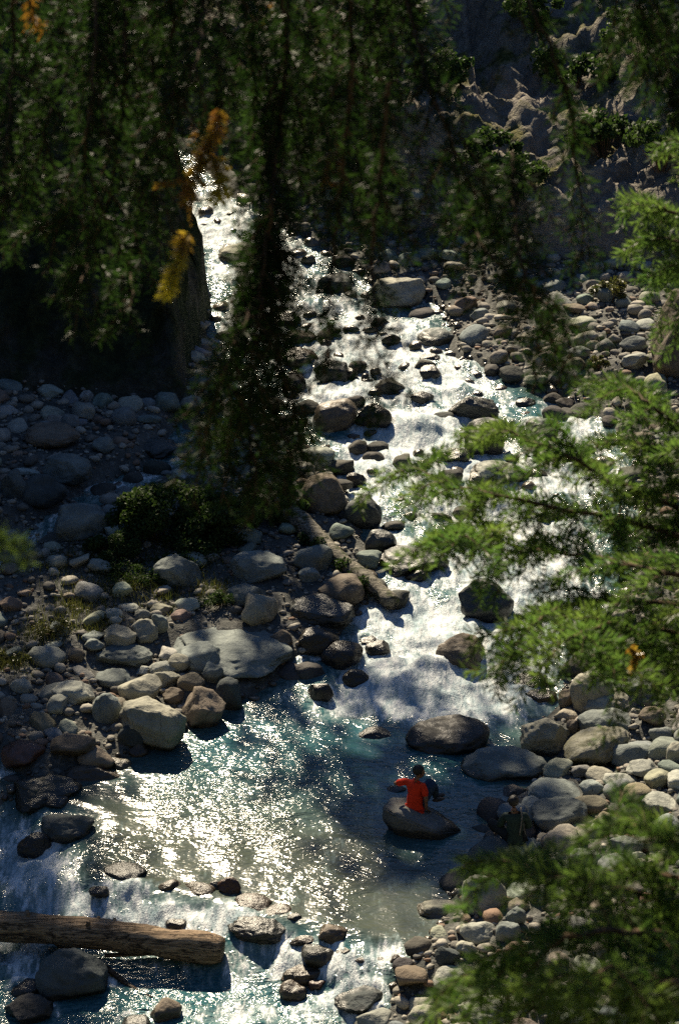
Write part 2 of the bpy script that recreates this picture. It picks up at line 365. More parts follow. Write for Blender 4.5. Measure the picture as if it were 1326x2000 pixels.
# ------------------------------------------------------------------ boulders read off the photograph
# box in the photo, tone, shape (r round, a angular, f slab), wet 0-1, moss 0-1, label, short phrase for neighbours (or None)
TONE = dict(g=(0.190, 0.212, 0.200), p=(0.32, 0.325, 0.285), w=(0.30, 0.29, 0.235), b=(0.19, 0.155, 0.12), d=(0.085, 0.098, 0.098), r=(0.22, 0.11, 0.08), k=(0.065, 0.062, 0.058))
BOULDERS = [
 (873,765,975,832,'g','a',.8,0,'dark flat-topped boulder standing in the middle rapids','flat-topped boulder in the rapids'),
 (905,818,992,902,'d','r',.7,0,'dark rounded boulder just below the flat-topped one in the rapids','dark rounded boulder in the rapids'),
 (855,874,920,912,'d','r',.8,0,'small wet black boulder surrounded by white water above the spruce tip',None),
 (905,905,1040,945,'p','f',.2,0,'pale flat slab in white water half hidden by the spruce spray',None),
 (1025,812,1090,852,'g','f',.5,0,'low flat grey boulder right of the flat-topped boulder in the rapids',None),
 (1005,776,1046,800,'d','r',.6,0,'small dark stone right beside the flat-topped boulder in the rapids',None),
 (800,763,848,787,'d','a',.8,0,'small wet dark stone breaking the white water left of the flat-topped boulder',None),
 (690,785,765,848,'k','r',.9,.2,'black rounded boulder on the shaded left edge of the upper rapids','black boulder on the shaded rapids edge'),
 (610,780,700,855,'b','r',.7,.1,'brown broad boulder left of the black one at the shaded rapids edge',None),
 (818,690,860,710,'k','f',.9,0,'thin black stone in the foam above its twin in the upper rapids',None),
 (818,714,863,742,'k','r',.9,0,'black blocky stone in bright foam of the upper rapids',None),
 (744,650,783,680,'k','a',.8,0,'black pointed stone alone in bright upper rapids',None),
 (813,640,890,682,'g','f',.5,0,'long low boulder with lit top on the far right edge of the rapids','long low boulder at the far rapids edge'),
 (612,702,682,752,'d','a',.8,0,'dark wedge boulder in the upper rapids left of the bright foam','dark wedge boulder in the upper rapids'),
 (668,718,700,742,'k','r',.9,0,'small black stone touching the dark wedge boulder in the upper rapids',None),
 (555,642,620,672,'b','r',.4,0,'brown boulder with pale lit top in the far left rapids',None),
 (550,678,622,722,'b','r',.8,0,'dark brown boulder below the pale-topped one in the far left rapids',None),
 (500,608,590,650,'k','f',.8,0,'long black boulder behind the hanging branch in the far rapids',None),
 (722,540,832,612,'w','r',.0,0,'big pale mottled boulder on the far right bank of the rapids','big pale mottled boulder'),
 (425,472,552,522,'w','f',.2,0,'wide brown boulder at the head of the far rapids','wide boulder at the rapids head'),
 (618,535,690,582,'d','r',.5,0,'dark shaded boulder left of the big pale mottled boulder',None),
 (672,568,698,588,'p','r',.1,0,'small pale stone at the water beside the big pale mottled boulder',None),
 (615,565,640,582,'k','r',.8,0,'tiny black stone in foam at the foot of the far rapids',None),
 (660,970,748,1042,'d','r',.6,0,'dark smooth round boulder above the mossy log by the blue foam','smooth dark boulder above the mossy log'),
 (675,920,716,954,'k','r',.9,0,'black wet stone above the smooth dark boulder by the blue foam',None),
 (588,925,682,1012,'b','r',.3,.2,'large brown boulder behind the mossy log in shade','large brown boulder behind the mossy log'),
 (712,1033,775,1092,'d','r',.7,0,'dark round boulder under the spruce tip right of the mossy log',None),
 (735,1066,878,1127,'d','f',.6,0,'long low dark boulder in blue foam under the spruce tip','long low dark boulder in the blue foam'),
 (790,1110,835,1142,'k','r',.9,0,'small wet black stone below the long low dark boulder',None),
 (572,1064,652,1128,'g','r',.0,0,'grey rounded boulder resting against the mossy log',None),
 (447,1075,562,1146,'g','r',.0,0,'pale round cracked boulder on the shaded left bank left of the log','pale round boulder left of the log'),
 (296,1078,398,1147,'g','r',.0,0,'pale egg-shaped boulder lying among grass on the shaded left bank','egg-shaped boulder in the grass'),
 (442,1140,522,1188,'g','r',.0,0,'low grey boulder under the pale round boulder left of the log',None),
 (580,1107,627,1144,'g','r',.1,0,'small grey round stone below the boulder leaning on the log',None),
 (620,1120,712,1192,'b','f',.5,0,'brown slanted boulder beneath the mossy log end','slanted boulder beneath the log end'),
 (560,1165,694,1218,'d','f',.7,0,'wet dark flat slab below the mossy log pointing at the foam','wet dark slab below the log'),
 (893,1130,1003,1217,'d','r',.6,0,'large dark dome-shaped boulder in the bright middle rapids','dome-shaped boulder in the middle rapids'),
 (850,1243,952,1322,'b','r',.5,.2,'brown rounded boulder with lit top in the bright lower rapids','brown boulder in the lower rapids'),
 (583,1222,664,1278,'k','r',.9,0,'wet black boulder at the left foot of the rapids below the slab','wet black boulder at the rapids foot'),
 (625,1250,712,1312,'k','r',.9,0,'biggest wet black boulder at the left foot of the rapids',None),
 (703,1240,745,1262,'k','f',.9,0,'small black flat stone in bright foam below the log end',None),
 (712,1252,762,1282,'k','r',.9,0,'small black round stone in bright foam below the flat one',None),
 (600,1330,652,1377,'k','r',.9,0,'small wet black boulder in the pool head left of the foam',None),
 (668,1305,722,1347,'k','r',.9,0,'wet black stone below the biggest black boulder at the rapids foot',None),
 (525,1230,572,1273,'b','r',.5,0,'small brown egg-like stone by the big pale slab',None),
 (325,1222,575,1318,'g','f',.15,0,'huge pale flat slab sloping into the pool on the left bank','huge pale sloping slab'),
 (350,1255,440,1320,'g','f',.0,0,'grey elongated slab lying against the huge pale sloping slab',None),
 (395,1295,438,1345,'g','r',.2,0,'small grey upright stone below the elongated slab on the left bank',None),
 (200,1219,268,1268,'w','a',.0,0,'sunlit blocky stone at the base of the left stone heap','sunlit blocky stone in the left heap'),
 (255,1210,310,1262,'w','a',.0,0,'sunlit angular stone right of the blocky one in the left heap',None),
 (261,1188,296,1214,'p','r',.0,0,'small pale stone perched on top right of the left stone heap',None),
 (205,1188,242,1212,'p','r',.0,0,'small rounded stone on the top left of the left stone heap',None),
 (228,1176,272,1198,'p','f',.0,0,'flat pale capstone crowning the left stone heap',None),
 (212,1203,240,1222,'p','r',.0,0,'little pale stone wedged above the blocky stone in the left heap',None),
 (295,1196,330,1246,'g','r',.0,0,'upright grey stone closing the right side of the left heap',None),
 (160,1232,206,1256,'g','f',.0,0,'flat grey stone left of the blocky stone in the left heap',None),
 (165,1246,206,1274,'g','r',.0,0,'rounded grey stone under the flat one left of the heap',None),
 (180,1262,300,1302,'g','f',.0,0,'broad shaded slab at the foot of the left stone heap',None),
 (230,1318,318,1380,'w','r',.0,0,'sunlit oval boulder above the big cracked boulder by the pool','sunlit oval boulder'),
 (298,1306,356,1346,'w','a',.0,0,'sunlit lumpy stone above right of the sunlit oval boulder',None),
 (292,1289,346,1320,'p','r',.0,0,'pale sunlit stone topping the cluster by the pool',None),
 (328,1275,378,1312,'w','r',.0,0,'rounded warm grey stone beside the elongated slab on the left bank',None),
 (265,1300,296,1322,'p','r',.0,0,'small pale stone left of the pale topping stone by the pool',None),
 (316,1344,362,1374,'b','a',.0,0,'small brown angular stone between the oval boulder and the wedge boulder',None),
 (234,1364,366,1472,'w','a',.25,.1,'big cracked boulder with lit top edge by the left of the pool','big cracked boulder by the pool'),
 (350,1345,442,1436,'b','a',.3,0,'angular wedge boulder with flat sunlit face by the pool','angular wedge boulder by the pool'),
 (420,1323,477,1392,'d','r',.4,0,'dark smooth boulder right of the wedge boulder at the pool edge',None),
 (185,1304,262,1347,'g','f',.0,0,'flat greenish grey stone left of the sunlit oval boulder',None),
 (100,1325,188,1392,'p','f',.0,0,'pale flat sloping slab on the far left cobbles','pale sloping slab on the left cobbles'),
 (180,1352,240,1418,'g','r',.1,0,'grey rounded boulder left of the big cracked boulder',None),
 (230,1410,290,1456,'d','r',.3,0,'dark stone tucked under the left of the big cracked boulder',None),
 (0,1446,90,1508,'r','f',.7,0,'reddish wet boulder at the far left by the stream mouth','reddish wet boulder'),
 (100,1430,192,1484,'b','r',.3,0,'brown smooth boulder at the left pool edge','brown smooth boulder at the left pool edge'),
 (150,1456,226,1508,'b','r',.3,0,'light brown smooth boulder in front of the brown one at the left pool edge',None),
 (208,1480,258,1510,'w','r',.3,0,'small pale brown stone at the left pool edge',None),
 (250,1452,292,1482,'b','r',.5,0,'small dark brown stone at the foot of the big cracked boulder',None),
 (24,1506,165,1578,'d','a',.6,.7,'dark mossy ledge at the left end of the pool','mossy ledge at the left of the pool'),
 (115,1502,240,1532,'b','f',.6,0,'low flat brown ledge awash at the left of the pool',None),
 (78,1550,140,1584,'k','r',.8,.4,'small dark mossy stone below the mossy ledge',None),
 (80,1587,186,1656,'d','r',.45,0,'large dark smooth boulder at the left lip of the pool','large dark boulder at the left lip'),
 (34,1626,102,1688,'k','r',.8,0,'black round boulder beside the large dark one in blue foam',None),
 (200,1688,288,1732,'d','f',.8,.8,'mossy dark stone on the lip above the bright lower foam','mossy stone on the lip'),
 (174,1730,216,1760,'k','r',.9,.3,'small black stone in foam below the mossy lip stone',None),
 (308,1717,358,1747,'b','r',.8,.8,'small mossy brown stone on the lip above the foam',None),
 (358,1722,422,1757,'b','r',.8,.9,'yellowish mossy stone on the lip above the foam',None),
 (425,1714,472,1757,'r','a',.9,.2,'reddish wet stone glinting on the lip above the foam',None),
 (455,1750,532,1790,'b','f',.95,.1,'wet brown stone glinting at the right end of the lip','glinting brown stone at the lip end'),
 (512,1770,573,1797,'b','f',.7,0,'low brown stone at the right end of the lip',None),
 (440,1794,567,1842,'d','f',.9,.2,'wet ragged rock right of the pale log end','wet ragged rock at the log end'),
 (323,1793,366,1814,'k','r',.9,.4,'small black mossy stone in foam above the pale log',None),
 (618,1803,682,1847,'b','r',.5,0,'smooth reddish-brown stone in the outflow right of the log','smooth reddish stone in the outflow'),
 (585,1842,659,1892,'d','r',.6,.4,'dark greenish round stone in the outflow below the reddish one','greenish round stone in the outflow'),
 (548,1888,646,1922,'b','f',.8,.3,'flat mossy stone awash in the outflow','flat mossy stone in the outflow'),
 (544,1916,602,1962,'b','r',.7,0,'dark brown egg-shaped stone in the bright outflow foam',None),
 (600,1911,640,1938,'r','a',.8,0,'small reddish stone beside the egg-shaped one in the outflow',None),
 (565,1826,620,1848,'b','f',.8,.2,'low wet stone between the ragged rock and reddish stone in the outflow',None),
 (70,1852,212,1965,'d','r',.2,0,'big dark boulder under the pale log at the lower left','big dark boulder under the pale log'),
 (24,1905,105,1955,'k','r',.5,0,'black boulder left of the big dark one at the lower left',None),
 (8,1942,105,2010,'k','r',.4,0,'black boulder in the bottom left corner',None),
 (293,1950,357,2005,'b','r',.4,0,'brown rounded stone at the bottom edge below the log','brown stone at the bottom edge'),
 (230,1978,300,2020,'d','r',.5,0,'low dark stone cut by the bottom edge below the log',None),
 (790,1405,957,1480,'k','r',.55,.1,'big black smooth boulder at the head of the pool','big black boulder at the pool head'),
 (697,1420,782,1450,'k','f',.95,0,'black stone just awash left of the big black boulder',None),
 (1015,1392,1121,1490,'w','a',.1,0,'upright pitted boulder with sunlit face right of the pool head','upright pitted boulder'),
 (898,1464,1072,1537,'g','f',.2,.15,'broad pale flat-topped boulder at the right side of the pool','broad flat-topped boulder by the pool'),
 (1100,1414,1232,1504,'w','r',.05,.8,'tilted pale boulder with mossy underside on the right bank','tilted mossy boulder'),
 (1112,1311,1200,1402,'w','r',.0,0,'large warm grey boulder behind the long oval one on the right bank',None),
 (1134,1340,1250,1398,'w','r',.0,0,'long oval sunlit boulder on top of the right bank pile','long oval boulder on the right pile'),
 (1176,1309,1312,1384,'g','r',.0,0,'broad round boulder below the orange spruce twig','broad round boulder below the orange twig'),
 (1298,1300,1370,1360,'w','r',.0,0,'pale boulder cut by the right edge beside the broad round boulder',None),
 (1126,1384,1236,1440,'g','r',.0,.1,'shaded smooth boulder under the long oval one',None),
 (1088,1342,1120,1392,'b','r',.2,0,'small brown boulder at the water left of the right bank pile',None),
 (1188,1447,1272,1508,'g','r',.0,0,'rounded grey boulder right of the tilted mossy boulder','grey boulder right of the mossy one'),
 (1104,1400,1132,1446,'b','r',.1,0,'small brown stone between the pitted and the mossy boulder',None),
 (1145,1271,1186,1309,'b','a',.0,0,'small blocky brown stone at the foam edge under the spruce',None),
 (1000,1314,1072,1346,'k','r',.8,0,'black stone in the foam left of the right bank pile','black stone in the foam by the right pile'),
 (1025,1346,1088,1380,'b','r',.7,.5,'mossy brown stone in the foam below the black one',None),
 (1245,1380,1300,1420,'b','r',.0,0,'small brown stone behind the rounded grey boulder at the right edge',None),
 (1300,1440,1350,1520,'w','r',.0,0,'tall pale stone cut by the right edge above the pale cobbles','tall pale stone at the right edge'),
 (1028,1524,1160,1582,'g','r',.0,0,'long sloping grey boulder behind the dark-jacketed person','long sloping boulder behind the person'),
 (1037,1558,1147,1634,'g','r',.0,0,'large round boulder with a dark patch beside the dark-jacketed person','round boulder beside the dark-jacketed person'),
 (975,1530,1034,1564,'b','a',.2,0,'folded brown stone at the water above the dark-jacketed person',None),
 (1025,1572,1062,1622,'p','r',.0,0,'pale stone squeezed between the person and the round boulder',None),
 (1220,1483,1286,1522,'p','a',.0,0,'pale lumpy boulder below the rounded grey boulder','pale lumpy boulder'),
 (1175,1506,1244,1540,'p','r',.0,0,'pale long cobble below the tilted mossy boulder',None),
 (1128,1522,1182,1560,'g','r',.0,0,'grey-green round cobble above the long sloping boulder',None),
 (1300,1506,1360,1546,'p','f',.0,0,'pale flat boulder at the right edge below the tall pale stone',None),
 (1250,1548,1326,1592,'p','f',.0,0,'pale hollowed boulder at the right edge of the cobble bank','pale hollowed boulder'),
 (1142,1605,1192,1640,'p','a',.0,0,'pale square stone right of the round boulder by the person',None),
 (1186,1627,1258,1670,'g','r',.0,0,'grey rounded boulder behind the lower spruce spray','grey boulder behind the lower spruce'),
 (1112,1655,1180,1694,'g','r',.0,0,'bluish grey boulder just above the lower spruce spray',None),
 (1228,1662,1262,1690,'p','a',.0,0,'small pale wedge stone beside the grey boulder behind the lower spruce',None),
 (750,1580,902,1642,'g','a',.25,0,'dark tilted rock in the pool under the red-shirted person','rock under the red-shirted person'),
 (748,1534,795,1556,'k','r',.9,0,'small wet stone breaking the water left of the red-shirted person',None),
 (905,1640,1000,1715,'d','r',.2,0,'dark boulder at the pool edge below the dark-jacketed person','dark boulder at the pool edge'),
 (900,1710,990,1795,'p','r',.0,0,'large pale round boulder at the right edge of the pool','large pale round boulder'),
 (810,1757,908,1802,'w','r',.15,0,'oblong smooth boulder lying in the pool margin','oblong boulder in the pool margin'),
 (864,1699,900,1716,'k','f',.9,0,'small flat wet stone in the pool left of the dark boulder',None),
 (985,1770,1030,1812,'g','a',.0,0,'grey stone tucked behind the large pale round boulder',None),
 (897,1798,970,1848,'p','r',.0,0,'pale rounded stone below the large pale round boulder','pale stone below the large pale boulder'),
 (967,1800,1018,1848,'g','r',.0,0,'grey egg-like stone below right of the large pale boulder',None),
 (888,1836,932,1872,'w','r',.0,0,'warm grey stone on the right bank under the pale rounded one',None),
 (848,1846,898,1890,'d','r',.2,0,'dark round stone on the lower right bank','dark round stone on the lower bank'),
 (845,1888,912,1935,'p','r',.0,0,'pale smooth stone below the dark round stone on the lower bank',None),
 (893,1944,1018,2010,'p','a',.0,0,'large pale rough boulder at the bottom edge','large pale rough boulder at the bottom'),
 (652,1928,750,1990,'d','a',.4,0,'dark angular boulder at the bottom by the outflow','dark angular boulder at the bottom'),
 (690,1968,770,2020,'p','r',.0,0,'pale boulder cut by the bottom edge',None),
 (795,1960,862,2012,'w','r',.0,0,'warm grey boulder at the bottom edge between the pale ones',None),
 (758,1863,786,1892,'b','r',.5,0,'small brown stone at the outflow edge',None),
 (232,1705,275,1728,'b','r',.8,.3,'small moss-flecked wet stone beside the mossy lip stone',None),
 (405,1722,438,1748,'d','r',.8,.3,'small dull stone left of the reddish lip stone',None),
 (560,1785,592,1806,'d','r',.8,.3,'small round stone just past the right end of the lip',None),
 (655,1850,690,1874,'w','r',.8,.3,'small tan stone right of the greenish outflow stone',None),
 (690,1862,730,1884,'b','r',.8,.3,'flat wet stone midway along the outflow edge',None),
 (728,1868,760,1886,'g','r',.8,.3,'small oval stone left of the brown outflow edge stone',None),
 (0,915,60,985,'d','r',.2,0,'dark boulder at the left edge above the side stream',None),
 (50,825,160,880,'b','r',.1,0,'broad brown boulder on the shaded left bank under the hillside','broad boulder under the hillside'),
 (85,885,185,948,'g','r',.2,0,'grey boulder with sun fleck beside the side stream','grey boulder by the side stream'),
 (40,925,132,1000,'d','r',.3,0,'dark boulder below the grey one beside the side stream',None),
 (98,978,220,1062,'g','r',.05,0,'large grey-green boulder left of the dark shrubs','large grey-green boulder left of the shrubs'),
 (180,853,225,888,'g','r',.0,0,'small grey boulder with pale sunlit top on the shaded bank',None),
 (262,855,352,900,'d','f',.6,0,'dark slab the side stream spills over',None),
 (1270,560,1420,775,'b','a',.0,.25,'tall rough brown outcrop at the right edge above the cobble bank','rough brown outcrop'),
 (1208,655,1262,690,'g','r',.0,0,'large shaded round boulder on the far right cobble bank','shaded round boulder on the far bank'),
 (1212,688,1268,725,'p','a',.0,0,'pale pointed boulder below the shaded round one on the far bank','pale pointed boulder on the far bank'),
 (1030,545,1108,582,'g','f',.0,0,'blue-grey flat boulder at the foot of the far cliff','flat boulder at the cliff foot'),
 (1110,535,1150,556,'g','r',.0,0,'small round boulder perched at the foot of the far cliff',None),
]
_ico = {}
def ico(sub):
    if sub not in _ico:
        bm = bmesh.new(); bmesh.ops.create_icosphere(bm, subdivisions=sub, radius=1.0)
        _ico[sub] = (np.array([v.co[:] for v in bm.verts]), np.array([[v.index for v in f.verts] for f in bm.faces])); bm.free()
    return _ico[sub]
def rock_shape(sub, seed, kind):
    V, F = ico(sub); V = V.copy(); r = np.random.default_rng(seed)
    npl, soft, amp = dict(r=(8, 0.80, 0.13), a=(11, 0.97, 0.10), f=(8, 0.90, 0.10))[kind]
    if kind == 'r': V = np.sign(V) * np.abs(V) ** 0.93
    for k in range(npl):
        n = r.normal(size=3); n /= np.linalg.norm(n)
        d = r.uniform(0.60, 0.90) if kind != 'a' else r.uniform(0.58, 0.85)
        V -= n[None] * (np.maximum(V @ n - d, 0) * soft)[:, None]
    off = r.uniform(0, 50, 3)
    V *= (1 + amp * fbm(V * 1.1 + off, 3, seed % 97) + (0.042 if kind == 'r' else 0.065) * fbm(V * 3.6 + off, 4, seed % 89, 0.6))[:, None]
    return V, F
ROCKS = []       # x, y, z, half sizes, short phrase, px, py
def solve_boulder(b):
    x0, y0, x1, y1 = b[:4]; cx, cy = (x0 + x1) / 2, (y0 + y1) / 2; sh = b[5]
    g = lambda X, Y: np.maximum(terrain(X, Y), water_z(X, Y) - 0.08)
    P = hit(cx, y1 - 0.25 * (y1 - y0), 0.0, g); d = np.dot(P - CAM, [0, cp, -sp]); s = FPX / d
    ax = (x1 - x0) / 2 / s; hh = (y1 - y0) / 2 / s
    dep = math.asin((CAM[2] - P[2]) / np.linalg.norm(P - CAM)); se, ce = math.sin(dep), math.cos(dep)
    ay = ax * (0.85 if sh != 'f' else 0.95); ay = min(ay, hh * 0.80 / se)
    az = math.sqrt(max(hh * hh - (ay * se) ** 2, (0.3 * hh) ** 2)) / ce
    az = min(max(az, 0.35 * ax), 1.4 * ax)
    C = hit(cx, cy, 0.45 * az if sh != 'f' else 0.25 * az, g)
    return C, ax, ay, az
def add_rock(name, C, ax, ay, az, seed, kind, tone, wet, moss, sub, rotz=0.0, tilt=(0, 0), waterline=True):
    V, F = rock_shape(sub, seed, kind)
    V = V - (V.max(0) + V.min(0)) / 2; V = V / ((V.max(0) - V.min(0)) / 2)
    V = V * 1.0
    Rm = np.array(Matrix.Rotation(tilt[1], 3, 'Y') @ Matrix.Rotation(tilt[0], 3, 'X'))
    Vs = (V * [ax, ay, az]) @ Rm.T
    if rotz:                                        # skew in plan only, keep the outline width
        c, s_ = math.cos(rotz), math.sin(rotz); Vs = Vs @ np.array([[c, s_, 0], [-s_, c, 0], [0, 0, 1]])
        Vs[:, 0] *= ax / (np.abs(Vs[:, 0]).max() + 1e-6)
    W = Vs + C; wz = water_z(W[:, 0], W[:, 1])
    zz = W[:, 2] - wz
    wv = wet * 0.62 + (0.6 * (1 - sst(0.02, 0.22, zz)) if waterline else 0) + 0.25 * wet * (1 - sst(0.0, 1.0, zz))
    nz = Vs[:, 2] / az
    mv = moss * np.clip(0.45 + 0.6 * sst(0.3, -0.6, nz) + 0.4 * fbm(V * 2 + seed, 3, 5), 0, 1) if moss else np.zeros(len(V))
    me = np_mesh(name, Vs, F, True, {'wet': np.clip(wv, 0, 1), 'moss': mv})
    o = link(name, me, M['rock']); o.location = C
    j = 1 + 0.12 * np.random.default_rng(seed).normal(size=1)[0]
    o.color = (*[c * j for c in TONE[tone]], 1)
    return o
TILT = {46: (0.10, 0.16), 108: (0, -0.42), 127: (0, 0.22), 36: (0, 0.25), 31: (0.1, 0.22), 109: (0, 0), 111: (0, 0.12), 65: (0.1, 0.2)}
for i, b in enumerate(BOULDERS):
    if 'under the red-shirted' in b[8]: SEAT_I = i
    if 'tilted pale boulder' in b[8]: TILT[i] = (0, -0.45)
    if 'long sloping' in b[8]: TILT[i] = (0, 0.2)
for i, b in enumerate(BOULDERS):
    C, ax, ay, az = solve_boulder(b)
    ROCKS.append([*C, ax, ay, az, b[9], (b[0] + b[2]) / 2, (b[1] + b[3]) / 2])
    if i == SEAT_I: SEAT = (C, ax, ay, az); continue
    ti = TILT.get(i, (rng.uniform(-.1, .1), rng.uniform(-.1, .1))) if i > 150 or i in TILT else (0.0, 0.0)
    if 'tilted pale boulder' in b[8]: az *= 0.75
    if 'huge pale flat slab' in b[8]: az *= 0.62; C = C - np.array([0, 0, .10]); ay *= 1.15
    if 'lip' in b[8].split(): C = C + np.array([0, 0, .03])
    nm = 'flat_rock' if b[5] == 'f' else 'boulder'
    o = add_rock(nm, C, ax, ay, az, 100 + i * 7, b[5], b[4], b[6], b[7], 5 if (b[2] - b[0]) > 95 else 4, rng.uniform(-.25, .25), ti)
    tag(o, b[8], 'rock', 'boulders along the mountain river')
# the rock in the pool that carries a person: a leaning plate, high at the left, running out to a point on the right
def seat_rock():
    C, ax, ay, az = SEAT
    P = hit(825, 1622, 0.0, lambda X, Y: water_z(X, Y)); C = P.copy()
    top = [(-.84, .10, .52), (-.62, .62, .44), (-.05, .72, .34), (.42, .50, .14), (.84, -.05, .02), (.30, -.42, .18), (-.28, -.36, .42), (-.66, -.22, .54)]
    bm = bmesh.new(); n = len(top)
    t = [bm.verts.new(p) for p in top]; mid = [bm.verts.new((p[0] * 1.02 + .02, p[1] * 1.02, p[2] - .16 - .18 * max(0, -p[0]))) for p in top]
    bot = [bm.verts.new((p[0] * .72 + .12, p[1] * .75 + .05, -.45)) for p in top]
    c = bm.verts.new((-.1, .08, .47)); cb = bm.verts.new((0, 0, -.5))
    for k in range(n):
        q = (k + 1) % n
        bm.faces.new((t[k], t[q], c)); bm.faces.new((t[q], t[k], mid[k], mid[q])); bm.faces.new((mid[q], mid[k], bot[k], bot[q])); bm.faces.new((bot[q], bot[k], cb))
    bmesh.ops.recalc_face_normals(bm, faces=bm.faces)
    bmesh.ops.bevel(bm, geom=list(bm.edges), offset=0.025, segments=2, affect='EDGES')
    bmesh.ops.subdivide_edges(bm, edges=bm.edges, cuts=3, use_grid_fill=True)
    V = np.array([v.co[:] for v in bm.verts])
    bm.normal_update(); N = np.array([v.normal[:] for v in bm.verts])
    V = V + N * (0.030 * fbm(V * 3.0, 4, 3) + 0.008 * fbm(V * 14, 3, 8))[:, None]
    for v, p in zip(bm.verts, V): v.co = p
    me = bpy.data.meshes.new('boulder'); bm.to_mesh(me); bm.free()
    zz = V[:, 2]
    for nm, a in (('wet', np.clip(.15 + .8 * (1 - sst(.05, .3, zz)), 0, 1)), ('moss', np.zeros(len(V)))):
        at = me.attributes.new(nm, 'FLOAT', 'POINT'); at.data.foreach_set('value', a.astype(np.float32))
    me.polygons.foreach_set('use_smooth', np.full(len(me.polygons), True)); me.update()
    o = link('boulder', me, M['rock']); o.location = C; o.color = (0.19, 0.185, 0.17, 1)
    tag(o, BOULDERS[SEAT_I][8], 'rock', 'boulders along the mountain river'); return C
SEAT_C = seat_rock()

# ------------------------------------------------------------------ cobbles: the largest in view singly, the rest as one bed
BX = np.array([r[0] for r in ROCKS]); BY = np.array([r[1] for r in ROCKS]); BR = np.array([max(r[3], r[4]) for r in ROCKS])
def scatter(n, rmin, rmax, power, seed, region, overlap=0.8, cap=None):
    r = np.random.default_rng(seed); out = []
    cell = {}
    Y = r.uniform(31, 84, n); X = r.uniform(-1, 1, n) * (0.165 * Y + 1.2)
    u = r.random(n); rad = np.exp(np.log(rmax) + (np.log(rmin) - np.log(rmax)) * u ** power)
    order = np.argsort(-rad); X, Y, rad = X[order], Y[order], rad[order]
    dens = region(X, Y); keep = r.random(n) < dens
    for x, y, q in zip(X[keep], Y[keep], rad[keep]):
        if np.any((BX - x) ** 2 + (BY - y) ** 2 < (BR * 0.80 + q * 0.7) ** 2): continue
        cx, cy = int(x // 0.8), int(y // 0.8); bad = False
        for i in (-1, 0, 1):
            for j in (-1, 0, 1):
                for (a, b_, c) in cell.get((cx + i, cy + j), ()):
                    if (a - x) ** 2 + (b_ - y) ** 2 < ((q + c) * overlap) ** 2: bad = True; break
                if bad: break
            if bad: break
        if bad: continue
        cell.setdefault((cx, cy), []).append((x, y, q)); out.append((x, y, q))
        if cap and len(out) >= cap: break
    return out
def bank(X, Y):
    L, Rr = edges(Y); d = np.maximum(L - X, X - Rr)
    ok = (d > -0.25) & (spur_d(X, Y) < 0.25) & (Y < cliff_y(X) + 0.8)
    shoal = (Y > 57) & (Y < 74) & (X > Rr - 3.2) & (d < 0)
    ok2 = np.where(shoal, 0.22, 0.0)
    return np.maximum(ok2, np.where(ok, 1.0, np.where((d > -1.0) & (d <= -0.25) & (Y > 46.5), 0.12, np.where((Y > 56) & (Y < 83) & (d < 0), 0.32, 0.0))))
def bank_big(X, Y):
    w = bank(X, Y); L, Rr = edges(Y)
    leftgrass = (X < L - 0.3) & (Y > 47) & (Y < 57)
    return w * np.where(leftgrass, 0.35, 1.0)
cob = scatter(15000, 0.07, 0.48, 0.50, 11, bank_big, 0.72)
_cx = np.array([c[0] for c in cob]); _cy = np.array([c[1] for c in cob]); _dep = water_z(_cx, _cy) - terrain(_cx, _cy)
cob = [c for c, dp in zip(cob, _dep) if dp < 0.12 or c[2] > 0.17]
# how large each shows
pts = np.array([(x, y, 0) for x, y, q in cob]); pts[:, 2] = np.maximum(terrain(pts[:, 0], pts[:, 1]), water_z(pts[:, 0], pts[:, 1]) - 0.1)
qs = np.array([q for _, _, q in cob]); ppx, ppy = pix(pts); sz = qs / np.linalg.norm(pts - CAM, axis=1)
inside = (ppx > -30) & (ppx < 1356) & (ppy > 380) & (ppy < 2030)
hiddenp = ((ppx < 640) & (ppy < 640)) | ((ppx > 880) & (ppy > 1700)) | ((ppx > 960) & (ppy > 900) & (ppy < 1260))
rank = np.argsort(-(sz * inside * np.where(hiddenp, 0.55, 1.0)))
N_SINGLE = 290
single = set(rank[:N_SINGLE].tolist())
LIB = []
for k in range(14):
    kind = 'raf'[0 if k < 5 else (1 if k < 11 else 2)]
    V, F = rock_shape(3, 900 + k * 13, kind)
    V = V - (V.max(0) + V.min(0)) / 2; V = V / ((V.max(0) - V.min(0)) / 2)
    LIB.append((np_mesh('cobble_stone', V, F, True), kind)); LIB[-1][0].materials.append(M['rock'])
rr = np.random.default_rng(5)
LM = [r for r in ROCKS if r[6]]
used_lab = {}
rec = []
